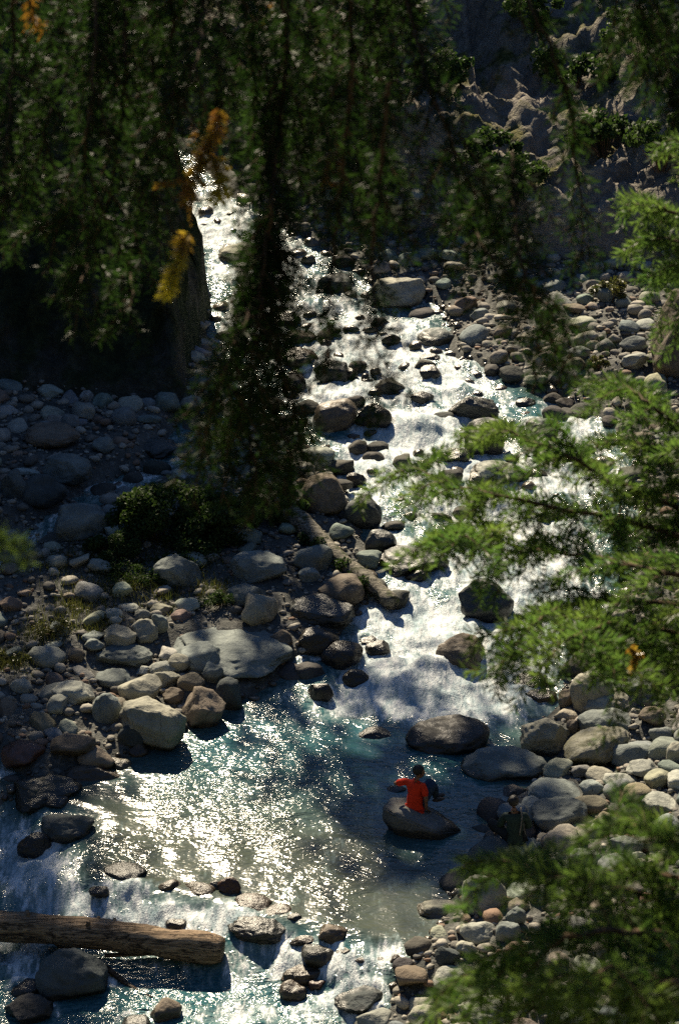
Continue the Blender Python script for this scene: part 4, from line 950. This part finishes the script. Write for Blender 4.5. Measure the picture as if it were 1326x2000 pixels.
# ------------------------------------------------------------------ spruces close to the viewpoint
NEEDLE_L = 0.030
class Spray:
    """wood tubes and needles of one limb"""
    def __init__(s, seed): s.r = np.random.default_rng(seed); s.wv, s.wf, s.wo = [], [], 0; s.sh = []
    def tube(s, P, rads, seg=6):
        V, F = tube_mesh('w', P, rads, seg, False); s.wv.append(V); s.wf.append(F[0] + s.wo); s.wo += len(V)
    def shoot(s, p, d, L, dry=0.0, droop=0.25, wood=0.0022, tint=None):
        d = d / np.linalg.norm(d); n = 4; t = np.linspace(0, 1, n)[:, None]
        P = p + d * L * t + np.array([0, 0, -1.0]) * droop * L * t ** 2
        s.tube(P, np.linspace(wood, wood * .5, n), 4); s.sh.append((P, L, dry, s.r.random() if tint is None else tint)); return P
    def strand(s, P, r0, r1, nside, slen, spread, droop, up=0.0, sub=3, dry=0.0, start=0.15, taper=0.5):
        P = np.array(P, float); m = 24; u = np.linspace(0, len(P) - 1, m); k = np.arange(len(P))
        C = np.stack([np.interp(u, k, P[:, c]) for c in range(3)], 1)
        for _ in range(3): C[1:-1] = (C[:-2] + 2 * C[1:-1] + C[2:]) / 4
        C[1:-1] += s.r.normal(size=(m - 2, 3)) * 0.004
        s.tube(C, np.linspace(r0, r1, m), 7)
        T = np.gradient(C, axis=0); T /= np.linalg.norm(T, axis=1)[:, None]
        for i in range(nside):
            f = start + (1 - start) * (i + s.r.random()) / nside; q = f * (m - 1); a = int(min(q, m - 2)); w = q - a
            c = C[a] * (1 - w) + C[a + 1] * w; tg = T[a]
            side = np.cross(tg, [0, 0.25, 1.0]); side /= np.linalg.norm(side) + 1e-6; upv = np.cross(side, tg)
            ang = s.r.normal() * 0.55 + (0 if i % 2 else math.pi)
            lat = side * math.cos(ang) + upv * (math.sin(ang) + up)
            d = tg * s.r.uniform(.45, .95) + lat * spread + s.r.normal(size=3) * .15
            L = slen * s.r.uniform(.55, 1.15) * (1 - taper * f)
            dr = dry if s.r.random() > 0.03 else 1.0
            Q = s.shoot(c, d, L, dr, droop)
            for _ in range(sub):
                g = s.r.uniform(.15, .85); b_ = Q[0] + (Q[-1] - Q[0]) * g - np.array([0, 0, droop * L * g * g * .3])
                dd = (Q[-1] - Q[0]) / L * .8 + np.cross((Q[-1] - Q[0]) / L, s.r.normal(size=3)) * .7
                s.shoot(b_, dd, L * s.r.uniform(.35, .6), dr, droop, .0016)
        s.shoot(C[-2], T[-1], slen * .35, dry, droop)
    def fan(s, p, d, L, nrm, gap, sl, droop, dry=0.0, tint=None):
        # a flat spray: a twig with shoots to both sides in the plane across nrm
        d = d / np.linalg.norm(d); ti = s.r.random() if tint is None else tint
        P = s.shoot(p, d, L, dry, droop, .0022, ti)
        k = max(2, int(L / gap))
        for i in range(k):
            f = (i + .6) / k; q = f * (len(P) - 1); a = int(min(q, len(P) - 2)); c = P[a] + (P[a + 1] - P[a]) * (q - a); tg = P[a + 1] - P[a]; tg = tg / np.linalg.norm(tg)
            sd = np.cross(nrm, tg); sd = sd / (np.linalg.norm(sd) + 1e-6) * (1 if i % 2 else -1)
            s.shoot(c, tg * s.r.uniform(.6, 1.0) + sd * s.r.uniform(.55, .85) + s.r.normal(size=3) * .12, sl * s.r.uniform(.6, 1.15) * (1 - .45 * f), dry, droop * .8, .0014, np.clip(ti + s.r.normal() * .12, 0, 1))
    def bough(s, P, r0, r1, gap, L, sgap, sl, out, droop, hang=0.0, start=.1, taper=.45, upn=(0, -.2, 1), dryp=.008):
        P = np.array(P, float); m = 30; u = np.linspace(0, len(P) - 1, m); k = np.arange(len(P))
        C = np.stack([np.interp(u, k, P[:, c]) for c in range(3)], 1)
        for _ in range(4): C[1:-1] = (C[:-2] + 2 * C[1:-1] + C[2:]) / 4
        C[1:-1] += s.r.normal(size=(m - 2, 3)) * 0.003
        s.tube(C, np.linspace(r0, r1, m), 7); T = np.gradient(C, axis=0); T /= np.linalg.norm(T, axis=1)[:, None]
        seg = np.concatenate([[0], np.cumsum(np.linalg.norm(np.diff(C, axis=0), axis=1))]); tot = seg[-1]; x = start * tot; i = 0
        while x < tot:
            f = x / tot; c = np.array([np.interp(x, seg, C[:, q]) for q in range(3)]); tg = np.array([np.interp(x, seg, T[:, q]) for q in range(3)])
            n = np.array(upn, float) + s.r.normal(size=3) * .35; n /= np.linalg.norm(n); sd = np.cross(n, tg); sd /= np.linalg.norm(sd) + 1e-6
            d = tg * s.r.uniform(.5, .9) + sd * (1 if i % 2 else -1) * out * s.r.uniform(.6, 1.2) + np.array([0, 0, -hang]) + s.r.normal(size=3) * .12
            s.fan(c, d, L * s.r.uniform(.6, 1.15) * (1 - taper * f), n, sgap, sl, droop, 1.0 if s.r.random() < dryp else 0.0)
            x += gap * s.r.uniform(.55, 1.45); i += 1
        s.fan(C[-2], T[-1], L * .5, np.array(upn, float), sgap, sl, droop)
        for q in range(int(m * start), m - 3, 3): s.sh.append((C[q:q + 4], np.linalg.norm(C[q + 3] - C[q]), 0.0, .35))
    def needles(s, dens=620, nl=NEEDLE_L, w=0.0017):
        A, D, S, Tn, Dr = [], [], [], [], []
        for (P, L, dry, ti) in s.sh:
            n = max(6, int(L * dens)); q = s.r.random(n) * (len(P) - 1) * .999; a = q.astype(int); f = (q - a)[:, None]
            c = P[a] * (1 - f) + P[a + 1] * f; tg = P[a + 1] - P[a]; tg /= np.linalg.norm(tg, axis=1)[:, None] + 1e-9
            x = s.r.normal(size=(n, 3)); x -= (x * tg).sum(1)[:, None] * tg; x /= np.linalg.norm(x, axis=1)[:, None]
            d = tg * s.r.uniform(.45, .95, (n, 1)) + x; d /= np.linalg.norm(d, axis=1)[:, None]
            A.append(c); D.append(d); S.append(nl * s.r.uniform(.7, 1.15, (n, 1))); Tn.append(np.clip(ti * .6 + s.r.random(n) * .4, 0, 1)); Dr.append(np.full(n, dry))
        A, D, S = np.vstack(A), np.vstack(D), np.vstack(S); n = len(A)
        u = np.cross(D, s.r.normal(size=(n, 3))); u /= np.linalg.norm(u, axis=1)[:, None]
        m_ = A + D * S * .5
        V = np.stack([A - u * w * .5, m_ + u * w, A + D * S, m_ - u * w], 1).reshape(-1, 3)
        return V, np.arange(n * 4).reshape(n, 4), np.repeat(np.concatenate(Tn), 4), np.repeat(np.concatenate(Dr), 4)
    def build(s, root, needle_mat, dens=620, nl=NEEDLE_L, w=0.0017):
        base = np.array(root.location)
        b = link('branch', np_mesh('branch', np.vstack(s.wv) - base, np.vstack(s.wf), True), M['twig'], root)
        V, F, t, d = s.needles(dens, nl, w)
        n_ = link('needles', np_mesh('needles', V - base, F, False, {'tint': t, 'dry': d}), needle_mat, b)
        return b
def trunk_of(root, pts, rads):
    base = np.array(root.location); V, F = tube_mesh('t', np.array(pts) - base, rads, 20, True, 0.06, 5)
    link('trunk', quads_tris('trunk', V, F), M['bark'], root)
def gz(x, y): return float(terrain(np.array([x]), np.array([y]))[0])
# right-hand spruce
bx, by = 2.3, 6.2
TB = empty('spruce_tree', (bx, by, gz(bx, by) - .1)); tag(TB, 'bright green spruce reaching into the picture from the right edge', 'tree', 'spruces beside the viewpoint')
trunk_of(TB, [(bx, by, gz(bx, by) - .6), (bx, by, 19.5), (bx + .03, by, 22), (bx, by + .02, 26), (bx, by, 30)], [.22, .18, .15, .10, .02])
LB = [  # photo points (distance along the way), number of side shoots, their length
 ([(1420, 1085), (1326, 1045), (1180, 1005), (1080, 990), (950, 965), (870, 938), (800, 912)], 4.9, 46, .17),
 ([(1420, 1020), (1300, 985), (1180, 930), (1090, 880), (1020, 850), (960, 835)], 5.0, 44, .16),
 ([(1420, 870), (1326, 830), (1270, 790), (1225, 755), (1200, 735)], 5.2, 26, .12),
 ([(1420, 930), (1326, 890), (1260, 865), (1190, 850)], 5.1, 26, .14),
 ([(1420, 1150), (1280, 1110), (1120, 1085), (1000, 1065), (940, 1050), (890, 1040)], 4.7, 44, .16),
 ([(1440, 1210), (1326, 1180), (1200, 1170), (1110, 1180), (1050, 1205), (1010, 1255)], 4.6, 50, .17),
 ([(1440, 1270), (1326, 1240), (1220, 1220), (1150, 1225), (1090, 1260)], 4.5, 44, .17),
 ([(1440, 1300), (1326, 1290), (1260, 1280), (1200, 1290)], 4.6, 30, .15),
 ([(1460, 470), (1350, 430), (1310, 410), (1270, 395), (1250, 385)], 5.3, 22, .08),
 ([(1460, 520), (1350, 480), (1300, 465), (1255, 462)], 5.3, 20, .08),
 ([(1460, 560), (1350, 510), (1310, 520), (1285, 545)], 5.4, 16, .08),
 ([(1440, 330), (1340, 285), (1310, 280)], 5.4, 8, .08),
 ([(1440, 640), (1340, 600), (1320, 640)], 5.4, 10, .09),
 ([(1440, 1800), (1326, 1770), (1200, 1735), (1120, 1715), (1040, 1690), (985, 1675)], 4.0, 52, .13),
 ([(1440, 1850), (1326, 1830), (1200, 1815), (1090, 1830), (990, 1870), (900, 1905)], 3.9, 56, .16),
 ([(1440, 1690), (1326, 1655), (1260, 1620), (1200, 1590)], 4.2, 28, .12),
 ([(1440, 1940), (1326, 1920), (1200, 1920), (1090, 1950), (1010, 1990)], 3.8, 50, .16),
 ([(1440, 1760), (1340, 1720), (1260, 1700), (1180, 1700)], 4.1, 34, .14),
 ([(1440, 2040), (1326, 2010), (1200, 2010), (1110, 2040)], 3.8, 40, .16),
 ([(1440, 1880), (1340, 1870), (1250, 1880), (1150, 1900)], 3.7, 44, .16),
]
for i, (pp, d, ns, sl) in enumerate(LB):
    if d > 4.25: d, sl = d * 1.2, sl * 1.2
    s = Spray(300 + i); P = [near(x, y, d + 0.25 * math.sin(k * 1.3 + i)) for k, (x, y) in enumerate(pp)]
    rt = np.array([bx - .1, by - .05, P[0][2] + 0.25]); P = [rt, rt * .5 + P[0] * .5 + np.array([0, 0, .03])] + P
    tot = sum(np.linalg.norm(P[k + 1] - P[k]) for k in range(len(P) - 1)); vis = sum(np.linalg.norm(P[k + 1] - P[k]) for k in range(2, len(P) - 1))
    s.bough(P, .010, .0025, .060, sl * 1.45, .034, .085, .85, .34, 0.08, start=max(0.08, 1 - vis / tot - .1), taper=.40, dryp=0.0)
    s.build(TB, M['needle'], 620, .038 if d > 5 else .036, .0021)
# overhanging spruce, limbs above the frame with hanging branchlets
ax_, ay_ = -1.75, 4.3
TA = empty('spruce_tree', (ax_, ay_, gz(ax_, ay_) - .1)); tag(TA, 'dark overhanging spruce with curtains of drooping branchlets across the top', 'tree', 'spruces beside the viewpoint')
trunk_of(TA, [(ax_, ay_, gz(ax_, ay_) - .6), (ax_, ay_, 20), (ax_ - .04, ay_, 23), (ax_, ay_ + .03, 28), (ax_, ay_, 33)], [.30, .25, .21, .14, .02])
LA = [  # hanging strands: points, distance, side shoots, length
 ([(30, -120), (25, 60), (15, 240), (10, 390)], 4.4, 30, .09), ([(110, -120), (120, 60), (95, 250), (40, 400)], 4.6, 30, .09),
 ([(190, -140), (185, 80), (170, 280), (150, 420), (60, 450)], 4.3, 44, .11), ([(240, -140), (250, 100), (225, 330), (190, 480), (150, 560)], 4.4, 46, .11),
 ([(290, -140), (300, 120), (280, 340), (260, 500), (255, 600)], 4.6, 46, .10), ([(330, -140), (340, 60), (320, 200), (300, 380)], 4.2, 34, .11),
 ([(60, -140), (70, 60), (70, 220), (55, 320)], 4.9, 26, .10), ([(380, -140), (400, 20), (380, 130), (330, 260)], 4.1, 36, .12),
 ([(420, -140), (430, 60), (425, 180), (420, 260)], 4.8, 30, .10), ([(470, -140), (480, 40), (500, 180), (505, 280)], 4.5, 36, .10), ([(250, -100), (230, 20), (210, 160)], 5.2, 24, .12),
 ([(545, -140), (560, 100), (545, 300), (520, 460), (500, 640), (470, 800), (440, 930)], 4.3, 80, .11), ([(560, -100), (555, 150), (530, 350), (520, 520), (520, 700), (530, 850), (555, 930)], 4.5, 80, .11),
 ([(530, 400), (510, 540), (475, 640), (430, 740), (405, 860)], 4.2, 50, .11), ([(530, 400), (530, 620), (560, 760), (585, 840), (580, 890)], 4.4, 44, .09), ([(525, 400), (510, 600), (490, 740), (480, 840), (500, 920)], 4.3, 44, .10),
 ([(600, -140), (620, 60), (610, 220), (600, 310)], 4.7, 40, .11), ([(660, -140), (690, 40), (680, 220), (690, 340), (720, 400)], 4.4, 48, .11), ([(720, -140), (740, 60), (730, 240), (760, 370), (740, 430)], 4.6, 46, .11),
 ([(640, -100), (650, 120), (640, 260), (655, 370)], 4.9, 36, .10), ([(760, -140), (800, 60), (860, 230), (930, 390), (960, 440)], 4.3, 46, .11), 
 ([(960, -140), (1040, 20), (1100, 160), (1130, 330), (1140, 500)], 4.7, 24, .05), 
 ([(1150, -140), (1240, -30), (1260, 60), (1265, 140)], 4.5, 44, .13), ([(1230, -140), (1310, -20), (1326, 100), (1310, 190)], 4.6, 40, .13),
 ([(690, 120), (660, 420), (645, 560), (640, 700)], 4.0, 30, .05), ([(760, 160), (725, 520), (735, 640), (740, 780)], 3.9, 30, .05), ([(880, 280), (900, 420), (960, 500), (1010, 560), (1090, 690)], 4.4, 44, .10),
 ([(1000, 300), (1010, 480), (1030, 560), (1100, 640), (1115, 700)], 4.3, 30, .09), 
 ([(640, -140), (560, 20), (500, 100), (460, 180)], 4.9, 36, .12), ([(860, -140), (780, 0), (720, 120), (700, 240)], 5.0, 36, .12), ([(330, -150), (240, -20), (120, 40), (60, 120)], 5.1, 34, .13),
]
DARK = M['needle_shaded']
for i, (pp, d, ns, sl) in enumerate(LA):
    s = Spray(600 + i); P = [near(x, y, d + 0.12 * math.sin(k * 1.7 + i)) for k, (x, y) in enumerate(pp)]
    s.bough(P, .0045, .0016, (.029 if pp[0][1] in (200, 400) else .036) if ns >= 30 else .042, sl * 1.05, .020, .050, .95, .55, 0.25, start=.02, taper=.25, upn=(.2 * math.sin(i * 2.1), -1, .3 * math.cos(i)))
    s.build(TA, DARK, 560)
# limbs carrying them, above the frame, and the crown that shades them
def limb(seed, P, ns, sl, r0=.035, dens=420):
    s = Spray(seed); s.bough(P, r0 * .6, .004, .085, sl, .03, .08, .85, .5, .1, start=.1, taper=.3); s.build(TA, DARK, dens, .032, .0024)
lz = 22.3
for i, (y, z, xe, dy) in enumerate([(4.3, 22.15, 1.5, .5), (4.6, 22.3, 1.7, .8), (4.2, 22.45, 1.1, 1.2), (5.0, 22.5, 1.6, 1.4), (4.4, 22.7, .9, .2)]):
    limb(800 + i, [(ax_ + .1, ay_, z + .45), (-.9, y + dy * .2, z + .32), (0, y + dy * .5, z + .08), (xe * .6, y + dy * .8, z - .02), (xe, y + dy, z - .2)], 40, .26)
for i in range(8):                                  # upper whorls between the hanging strands and the sun
    f = i / 9; z = 23.0 + 1.5 * f; an = R(-10 + (i * 47) % 75); L = 2.9 - .4 * f
    dx, dy = math.cos(an) * L, math.sin(an) * L * .85
    limb(900 + i, [(ax_, ay_, z + .6), (ax_ + dx * .4, ay_ + dy * .4, z + .5), (ax_ + dx * .75, ay_ + dy * .75, z + .2), (ax_ + dx, ay_ + dy, z - .1)], 44, .36, .035, 300)
# dry sprigs: rusty twig, yellow sprig, rusty tuft at the right
def sprig(pp, d, sl, mat, seed, tint, root=TA, nl=.024):
    s = Spray(seed); P = np.array([near(x, y, d) for x, y in pp]); s.tube(P, np.linspace(.003, .0014, len(P)), 5)
    for k in range(len(P) - 1):
        Q = P[k] + (P[k + 1] - P[k]) * np.linspace(0, 1, 4)[:, None]; s.sh.append((Q, np.linalg.norm(P[k + 1] - P[k]), 0.0, tint[k]))
        if sl: s.shoot(P[k], (P[k + 1] - P[k]) + s.r.normal(size=3) * .02, sl, 0.0, .3, .0012, tint[k])
    s.build(root, mat, 1500, nl, .0026)
DRY = M['needle_dry']
sprig([(428, 212), (420, 262), (398, 305), (374, 352), (372, 385)], 3.9, .04, DRY, 71, [0, 0, .05, .0])
sprig([(372, 352), (340, 358), (304, 363)], 3.9, .0, DRY, 76, [.0, .0], nl=.010)
sprig([(415, 305), (434, 335), (436, 370), (415, 392)], 3.9, .02, DRY, 72, [.3, .7, .8])
sprig([(372, 385), (372, 440)], 3.8, .0, DRY, 77, [.0], nl=.004)
sprig([(368, 455), (355, 490), (340, 530), (324, 580)], 3.8, .02, DRY, 73, [.2, .7, 1.0])
sprig([(1228, 1265), (1240, 1285), (1236, 1300)], 5.2, .03, DRY, 74, [.05, .1], TB, .016)
s = Spray(75); s.fan(near(-60, 1040, 2.4), np.array([1, 0, -.15]), .06, np.array([0, -1, .3]), .012, .03, .2, 0, .9); s.build(TA, M['needle'], 900, .02)

# ------------------------------------------------------------------ people
def skin_mesh(joints, bones, sub=2, root=0):
    """one continuous surface grown round a skeleton: joints {name: (x, y, z, r)} or (x, y, z, rx, ry)"""
    names = list(joints); me = bpy.data.meshes.new('tmp'); me.from_pydata([joints[n][:3] for n in names], [(names.index(a), names.index(b)) for a, b in bones], [])
    o = bpy.data.objects.new('tmp', me); COL.objects.link(o)
    m = o.modifiers.new('s', 'SKIN'); m.use_smooth_shade = True; m.branch_smoothing = 0.6
    sv = me.skin_vertices[0].data
    for i, n in enumerate(names):
        j = joints[n]; sv[i].radius = (j[3], j[4] if len(j) > 4 else j[3]); sv[i].use_root = (i == root)
    s = o.modifiers.new('u', 'SUBSURF'); s.levels = sub; s.render_levels = sub
    dg = bpy.context.evaluated_depsgraph_get(); ev = o.evaluated_get(dg); out = bpy.data.meshes.new_from_object(ev)
    bpy.data.objects.remove(o); 
    out.polygons.foreach_set('use_smooth', np.full(len(out.polygons), True)); return out
def add_geo(me, parts):
    """join extra shapes (V, F) into one mesh"""
    bm = bmesh.new(); bm.from_mesh(me)
    for V, F in parts:
        vs = [bm.verts.new(p) for p in V]
        for f in F:
            f = list(dict.fromkeys(int(k) for k in f))
            try: bm.faces.new([vs[k] for k in f]).smooth = True
            except ValueError: pass
    bm.to_mesh(me); bm.free(); me.update(); return me
def blob(c, r, sub=3, fn=None):
    V, F = ico(sub); V = V * np.asarray(r); 
    if fn is not None: V = fn(V)
    return V + np.asarray(c), F
def hand(wrist, direction, palm_up, side=1, s=1.0):
    """palm and five bent fingers, as tubes joined at the wrist"""
    d = np.array(direction, float); d /= np.linalg.norm(d); n = np.array(palm_up, float); n -= d * (n @ d); n /= np.linalg.norm(n); w = np.cross(d, n) * side
    out = []; wr = np.array(wrist, float)
    V, F = blob((0, 0, 0), (.048 * s, .040 * s, .016 * s), 2); B = np.stack([d, w, n]); out.append((V @ B + wr + d * .045 * s, F))
    for k, (o_, L) in enumerate(zip((-.030, -.010, .010, .030), (.070, .078, .074, .058))):
        p = wr + d * .082 * s + w * o_ * s; P = np.array([p - d * .02, p + d * L * .4 * s - n * .004, p + d * L * .75 * s - n * .020 * s, p + d * L * .92 * s - n * .038 * s])
        V, F = tube_mesh('f', P, [.0095 * s, .009 * s, .0085 * s, .007 * s], 7); out.append((V, np.vstack(F)))
    p = wr + d * .03 * s - w * .036 * s; P = np.array([p, p + d * .028 - w * .022, p + d * .055 - w * .026 - n * .008, p + d * .068 - w * .022 - n * .02])
    V, F = tube_mesh('f', P, [.012 * s, .011 * s, .010 * s, .008 * s], 7); out.append((V, np.vstack(F)))
    return out
SKIN = mat_plain('skin', (0.22, 0.115, 0.07), 0.55, 0.35, 0.1, 40, 0.12)
HAIR = mat_plain('hair', (0.012, 0.010, 0.009), 0.5, 0.4, 0.9, 120, 0.4)
RED = mat_plain('red_shirt', (0.74, 0.045, 0.015), 0.85, 0.15, 0.5, 9, 0.12)
JEAN = mat_plain('jeans', (0.035, 0.055, 0.085), 0.9, 0.15, 0.5, 30, 0.25)
JACK = mat_plain('dark_green_jacket', (0.016, 0.032, 0.026), 0.75, 0.25, 0.6, 12, 0.25)
BLACK = mat_plain('black_trousers', (0.014, 0.018, 0.020), 0.85, 0.2, 0.4, 20, 0.25)
SHOE = mat_plain('shoe', (0.05, 0.035, 0.025), 0.6, 0.4, 0.2, 20, 0.2)
STRAP = mat_plain('pale_strap', (0.16, 0.145, 0.12), 0.8, 0.2, 0.2, 40, 0.2)
def head_parts(c, yaw, pitch=0.0, s=1.0):
    """head shape with brow, nose, lips, chin, ears; facing +X before yaw"""
    Rm = np.array(Matrix.Rotation(yaw, 3, 'Z') @ Matrix.Rotation(pitch, 3, 'Y'))
    def shape(V):
        V = V.copy(); x, y, z = V[:, 0], V[:, 1], V[:, 2]
        jaw = sst(0.02, -.10, z); V[:, 1] *= 1 - .28 * jaw; V[:, 0] *= 1 - .12 * jaw; V[:, 0] += .022 * jaw
        f = (x > 0)
        V[:, 0] += f * .026 * np.exp(-((y / .014) ** 2 + ((z + .022) / .020) ** 2)); V[:, 0] += f * .008 * np.exp(-((y / .04) ** 2 + ((z - .022) / .012) ** 2))
        V[:, 0] -= f * .010 * np.exp(-(((np.abs(y) - .032) / .014) ** 2 + ((z - .004) / .012) ** 2)); V[:, 0] += f * .009 * np.exp(-((y / .024) ** 2 + ((z + .062) / .010) ** 2)); V[:, 0] += f * .010 * np.exp(-((y / .025) ** 2 + ((z + .105) / .016) ** 2))
        return V
    parts = []
    V, F = blob((0, 0, 0), (.096, .078, .122), 4, shape); parts.append((V * s @ Rm.T + c, F))
    for q in (-1, 1):
        V, F = blob((-.008, q * .080, -.01), (.020, .009, .032), 2); parts.append((V * s @ Rm.T + c, F))
    V, F = blob((-.018, 0, .030), (.112, .096, .110), 4)
    def hs(V):
        x, y, z = V[:, 0], V[:, 1], V[:, 2]; V = V.copy()
        n = 1 + .035 * fbm(V * 34, 3, 4); V = V * n[:, None]
        cut = (x > .045) & (z < .062); V[cut] *= .80; low = (z < -.045); V[low] *= .86; return V
    hair = (hs(V) * s @ Rm.T + c, F)
    eyes = []
    for q in (-1, 1):
        V, F = blob((.082, q * .032, .004), (.010, .013, .008), 2); eyes.append((V * s @ Rm.T + c, F))
    return parts, hair, eyes
def merge(parts, name):
    me = bpy.data.meshes.new(name); return add_geo(me, parts)
def person(name, loc, label, J, head_c, yaw, cloth_mats, hands, feet, pitch=0.0, extra=None, sleeve=0.45, scale=1.0):
    root = empty(name, loc); root.scale = (scale,) * 3; tag(root, label, 'person')
    bones = [('pel', 'wai'), ('wai', 'che'), ('che', 'nec'), ('nec', 'hb')]
    for s in 'LR': bones += [('che', 'sh' + s), ('sh' + s, 'el' + s), ('el' + s, 'wr' + s), ('pel', 'hi' + s), ('hi' + s, 'kn' + s), ('kn' + s, 'an' + s)]
    JB = {k: (*v[:3], *[r * (.6 if k in ('pel', 'wai', 'che') or k[:2] == 'sh' else .9) for r in v[3:]]) for k, v in J.items()}
    body = skin_mesh(JB, bones)
    hp, hair, eyes = head_parts(np.array(head_c), yaw, pitch)
    extra_parts = list(hp)
    for h in hands: extra_parts += hand(*h)
    body = add_geo(body, extra_parts); b = link('body', body, SKIN, root)
    link('hair', merge([hair], 'hair'), HAIR, b)
    link('eyes', merge(eyes, 'eyes'), HAIR, b)
    # shirt: torso and sleeves a little outside the body
    g = .016; T = {k: (*J[k][:3], *[r + g for r in J[k][3:]]) for k in ('pel', 'wai', 'che')}
    ch, ne = np.array(J['che'][:3]), np.array(J['nec'][:3]); T['hem'] = (*(np.array(J['pel'][:3]) - [0, 0, .09]), *[r + g * 1.6 for r in J['pel'][3:]])
    T['upc'] = (*(ch * .45 + ne * .55), .120, .100); T['col'] = (*(ch * .06 + ne * .94), J['nec'][3] + .012)
    tb = [('hem', 'pel'), ('pel', 'wai'), ('wai', 'che'), ('che', 'upc'), ('upc', 'col')]
    for s in 'LR':
        T['sh' + s] = (*J['sh' + s][:3], J['sh' + s][3] + g)
        e = np.array(J['sh' + s][:3]) * (1 - sleeve * 2 if sleeve <= .5 else 0) + np.array(J['el' + s][:3]) * (sleeve * 2 if sleeve <= .5 else 1)
        T['se' + s] = (*e, J['el' + s][3] + g * 1.2); tb += [('che', 'sh' + s), ('sh' + s, 'se' + s)]
        if sleeve > .5:
            T['cu' + s] = (*(np.array(J['el' + s][:3]) * .08 + np.array(J['wr' + s][:3]) * .92), J['wr' + s][3] + g); tb += [('se' + s, 'cu' + s)]
    sh = skin_mesh(T, tb); link('shirt' if sleeve <= .5 else 'jacket', sh, cloth_mats[0], root)
    T = {'pel': (*(np.array(J['pel'][:3]) - [0, 0, .04]), *[r * .8 for r in J['pel'][3:]])}; tb = []
    for s in 'LR':
        T['hi' + s] = (*J['hi' + s][:3], J['hi' + s][3] + g * .8); T['kn' + s] = (*J['kn' + s][:3], J['kn' + s][3] + g); T['an' + s] = (*J['an' + s][:3], J['an' + s][3] + g); tb += [('pel', 'hi' + s), ('hi' + s, 'kn' + s), ('kn' + s, 'an' + s)]
    link('trousers', skin_mesh(T, tb), cloth_mats[1], root)
    for (c, an) in feet:
        V, F = blob((0.06, 0, 0), (.135, .048, .042), 3, lambda V: np.stack([V[:, 0], V[:, 1] * (1 + .15 * (V[:, 0] > 0)), np.maximum(V[:, 2], -.03) * (1 - .35 * sst(0, .12, V[:, 0]))], 1))
        Rm = np.array(Matrix.Rotation(an, 3, 'Z')); link('shoe', merge([(V @ Rm.T + np.array(c), F)], 'shoe'), SHOE, root)
    return root
# red shirt: seated on the leaning rock, turned away to the right, head in profile
SX = SEAT_C + np.array([-.16, 0.16, .43])
J1 = dict(pel=(0, 0, .12, .150, .125), wai=(.00, .02, .27, .135, .115), che=(.01, .06, .43, .150, .118), nec=(.035, .085, .565, .052), hb=(.05, .09, .63, .05),
          shL=(-.145, .13, .50, .066), elL=(-.37, .21, .40, .046), wrL=(-.25, .42, .34, .032), shR=(.145, -.01, .49, .066), elR=(.20, -.10, .25, .046), wrR=(.21, -.06, .02, .034),
          hiL=(.04, .15, .08, .085), knL=(.30, .42, .36, .066), anL=(.42, .56, .0, .046), hiR=(.12, .05, .08, .085), knR=(.36, .20, .40, .068), anR=(.40, .38, .02, .046))
person('person', SX, 'person in red shirt and blue jeans sitting on a rock in the pool', J1, (.075, .095, .705), R(8), (RED, JEAN),
       [((.21, -.06, .02), (.35, .5, -.45), (0, 0, 1), 1), ((-.25, .42, .34), (.8, .5, -.2), (0, 0, 1), -1)],
       [((.42, .56, -.05), R(30)), ((.40, .38, -.03), R(25))], R(8), scale=1.12)
# dark jacket: seated on the bank with the back to the viewpoint, knees out to the left
P2 = hit(1004, 1672, 0.0)
J2 = dict(pel=(0, 0, .12, .165, .14), wai=(0, .02, .28, .155, .13), che=(0, .05, .45, .175, .13), nec=(-.02, .08, .60, .055), hb=(-.02, .09, .66, .052),
          shL=(-.18, .06, .51, .072), elL=(-.27, .14, .25, .054), wrL=(-.20, .36, .20, .036), shR=(.18, .06, .51, .072), elR=(.27, .12, .24, .054), wrR=(.16, .34, .18, .036),
          hiL=(-.11, .04, .11, .115), knL=(-.42, .34, .22, .075), anL=(-.30, .62, -.12, .05), hiR=(.11, .04, .11, .115), knR=(.12, .50, .30, .075), anR=(.05, .66, -.10, .05))
def seat_stone(): 
    o = add_rock('boulder', P2 + np.array([.02, .1, .12]), .42, .40, .30, 4242, 'r', 'd', .1, 0, 4); o.location = P2 + np.array([.02, .10, .06])
    tag(o, 'dark low boulder the dark-jacketed person sits on', 'rock', 'boulders along the mountain river')
seat_stone()
pr = person('person', P2 + np.array([0, .05, .30]), 'person in dark green jacket sitting on the right bank with back turned', J2, (-.03, .10, .755), R(75), (JACK, BLACK),
       [((-.20, .36, .20), (.5, .8, -.2), (0, 0, 1), -1), ((.16, .34, .18), (-.6, .7, -.1), (0, 0, 1), 1)],
       [((-.30, .62, -.17), R(80)), ((.05, .66, -.15), R(85))], sleeve=.9, scale=1.1)
V, F = tube_mesh('s', np.array([(.11, .16, .60), (.10, .03, .62), (.115, -.07, .54), (.10, -.105, .42), (.08, -.125, .28), (.07, -.125, .20)]), [.013] * 6, 8); link('strap', quads_tris('strap', V, F), STRAP, pr)
SC.cycles.use_denoising = False
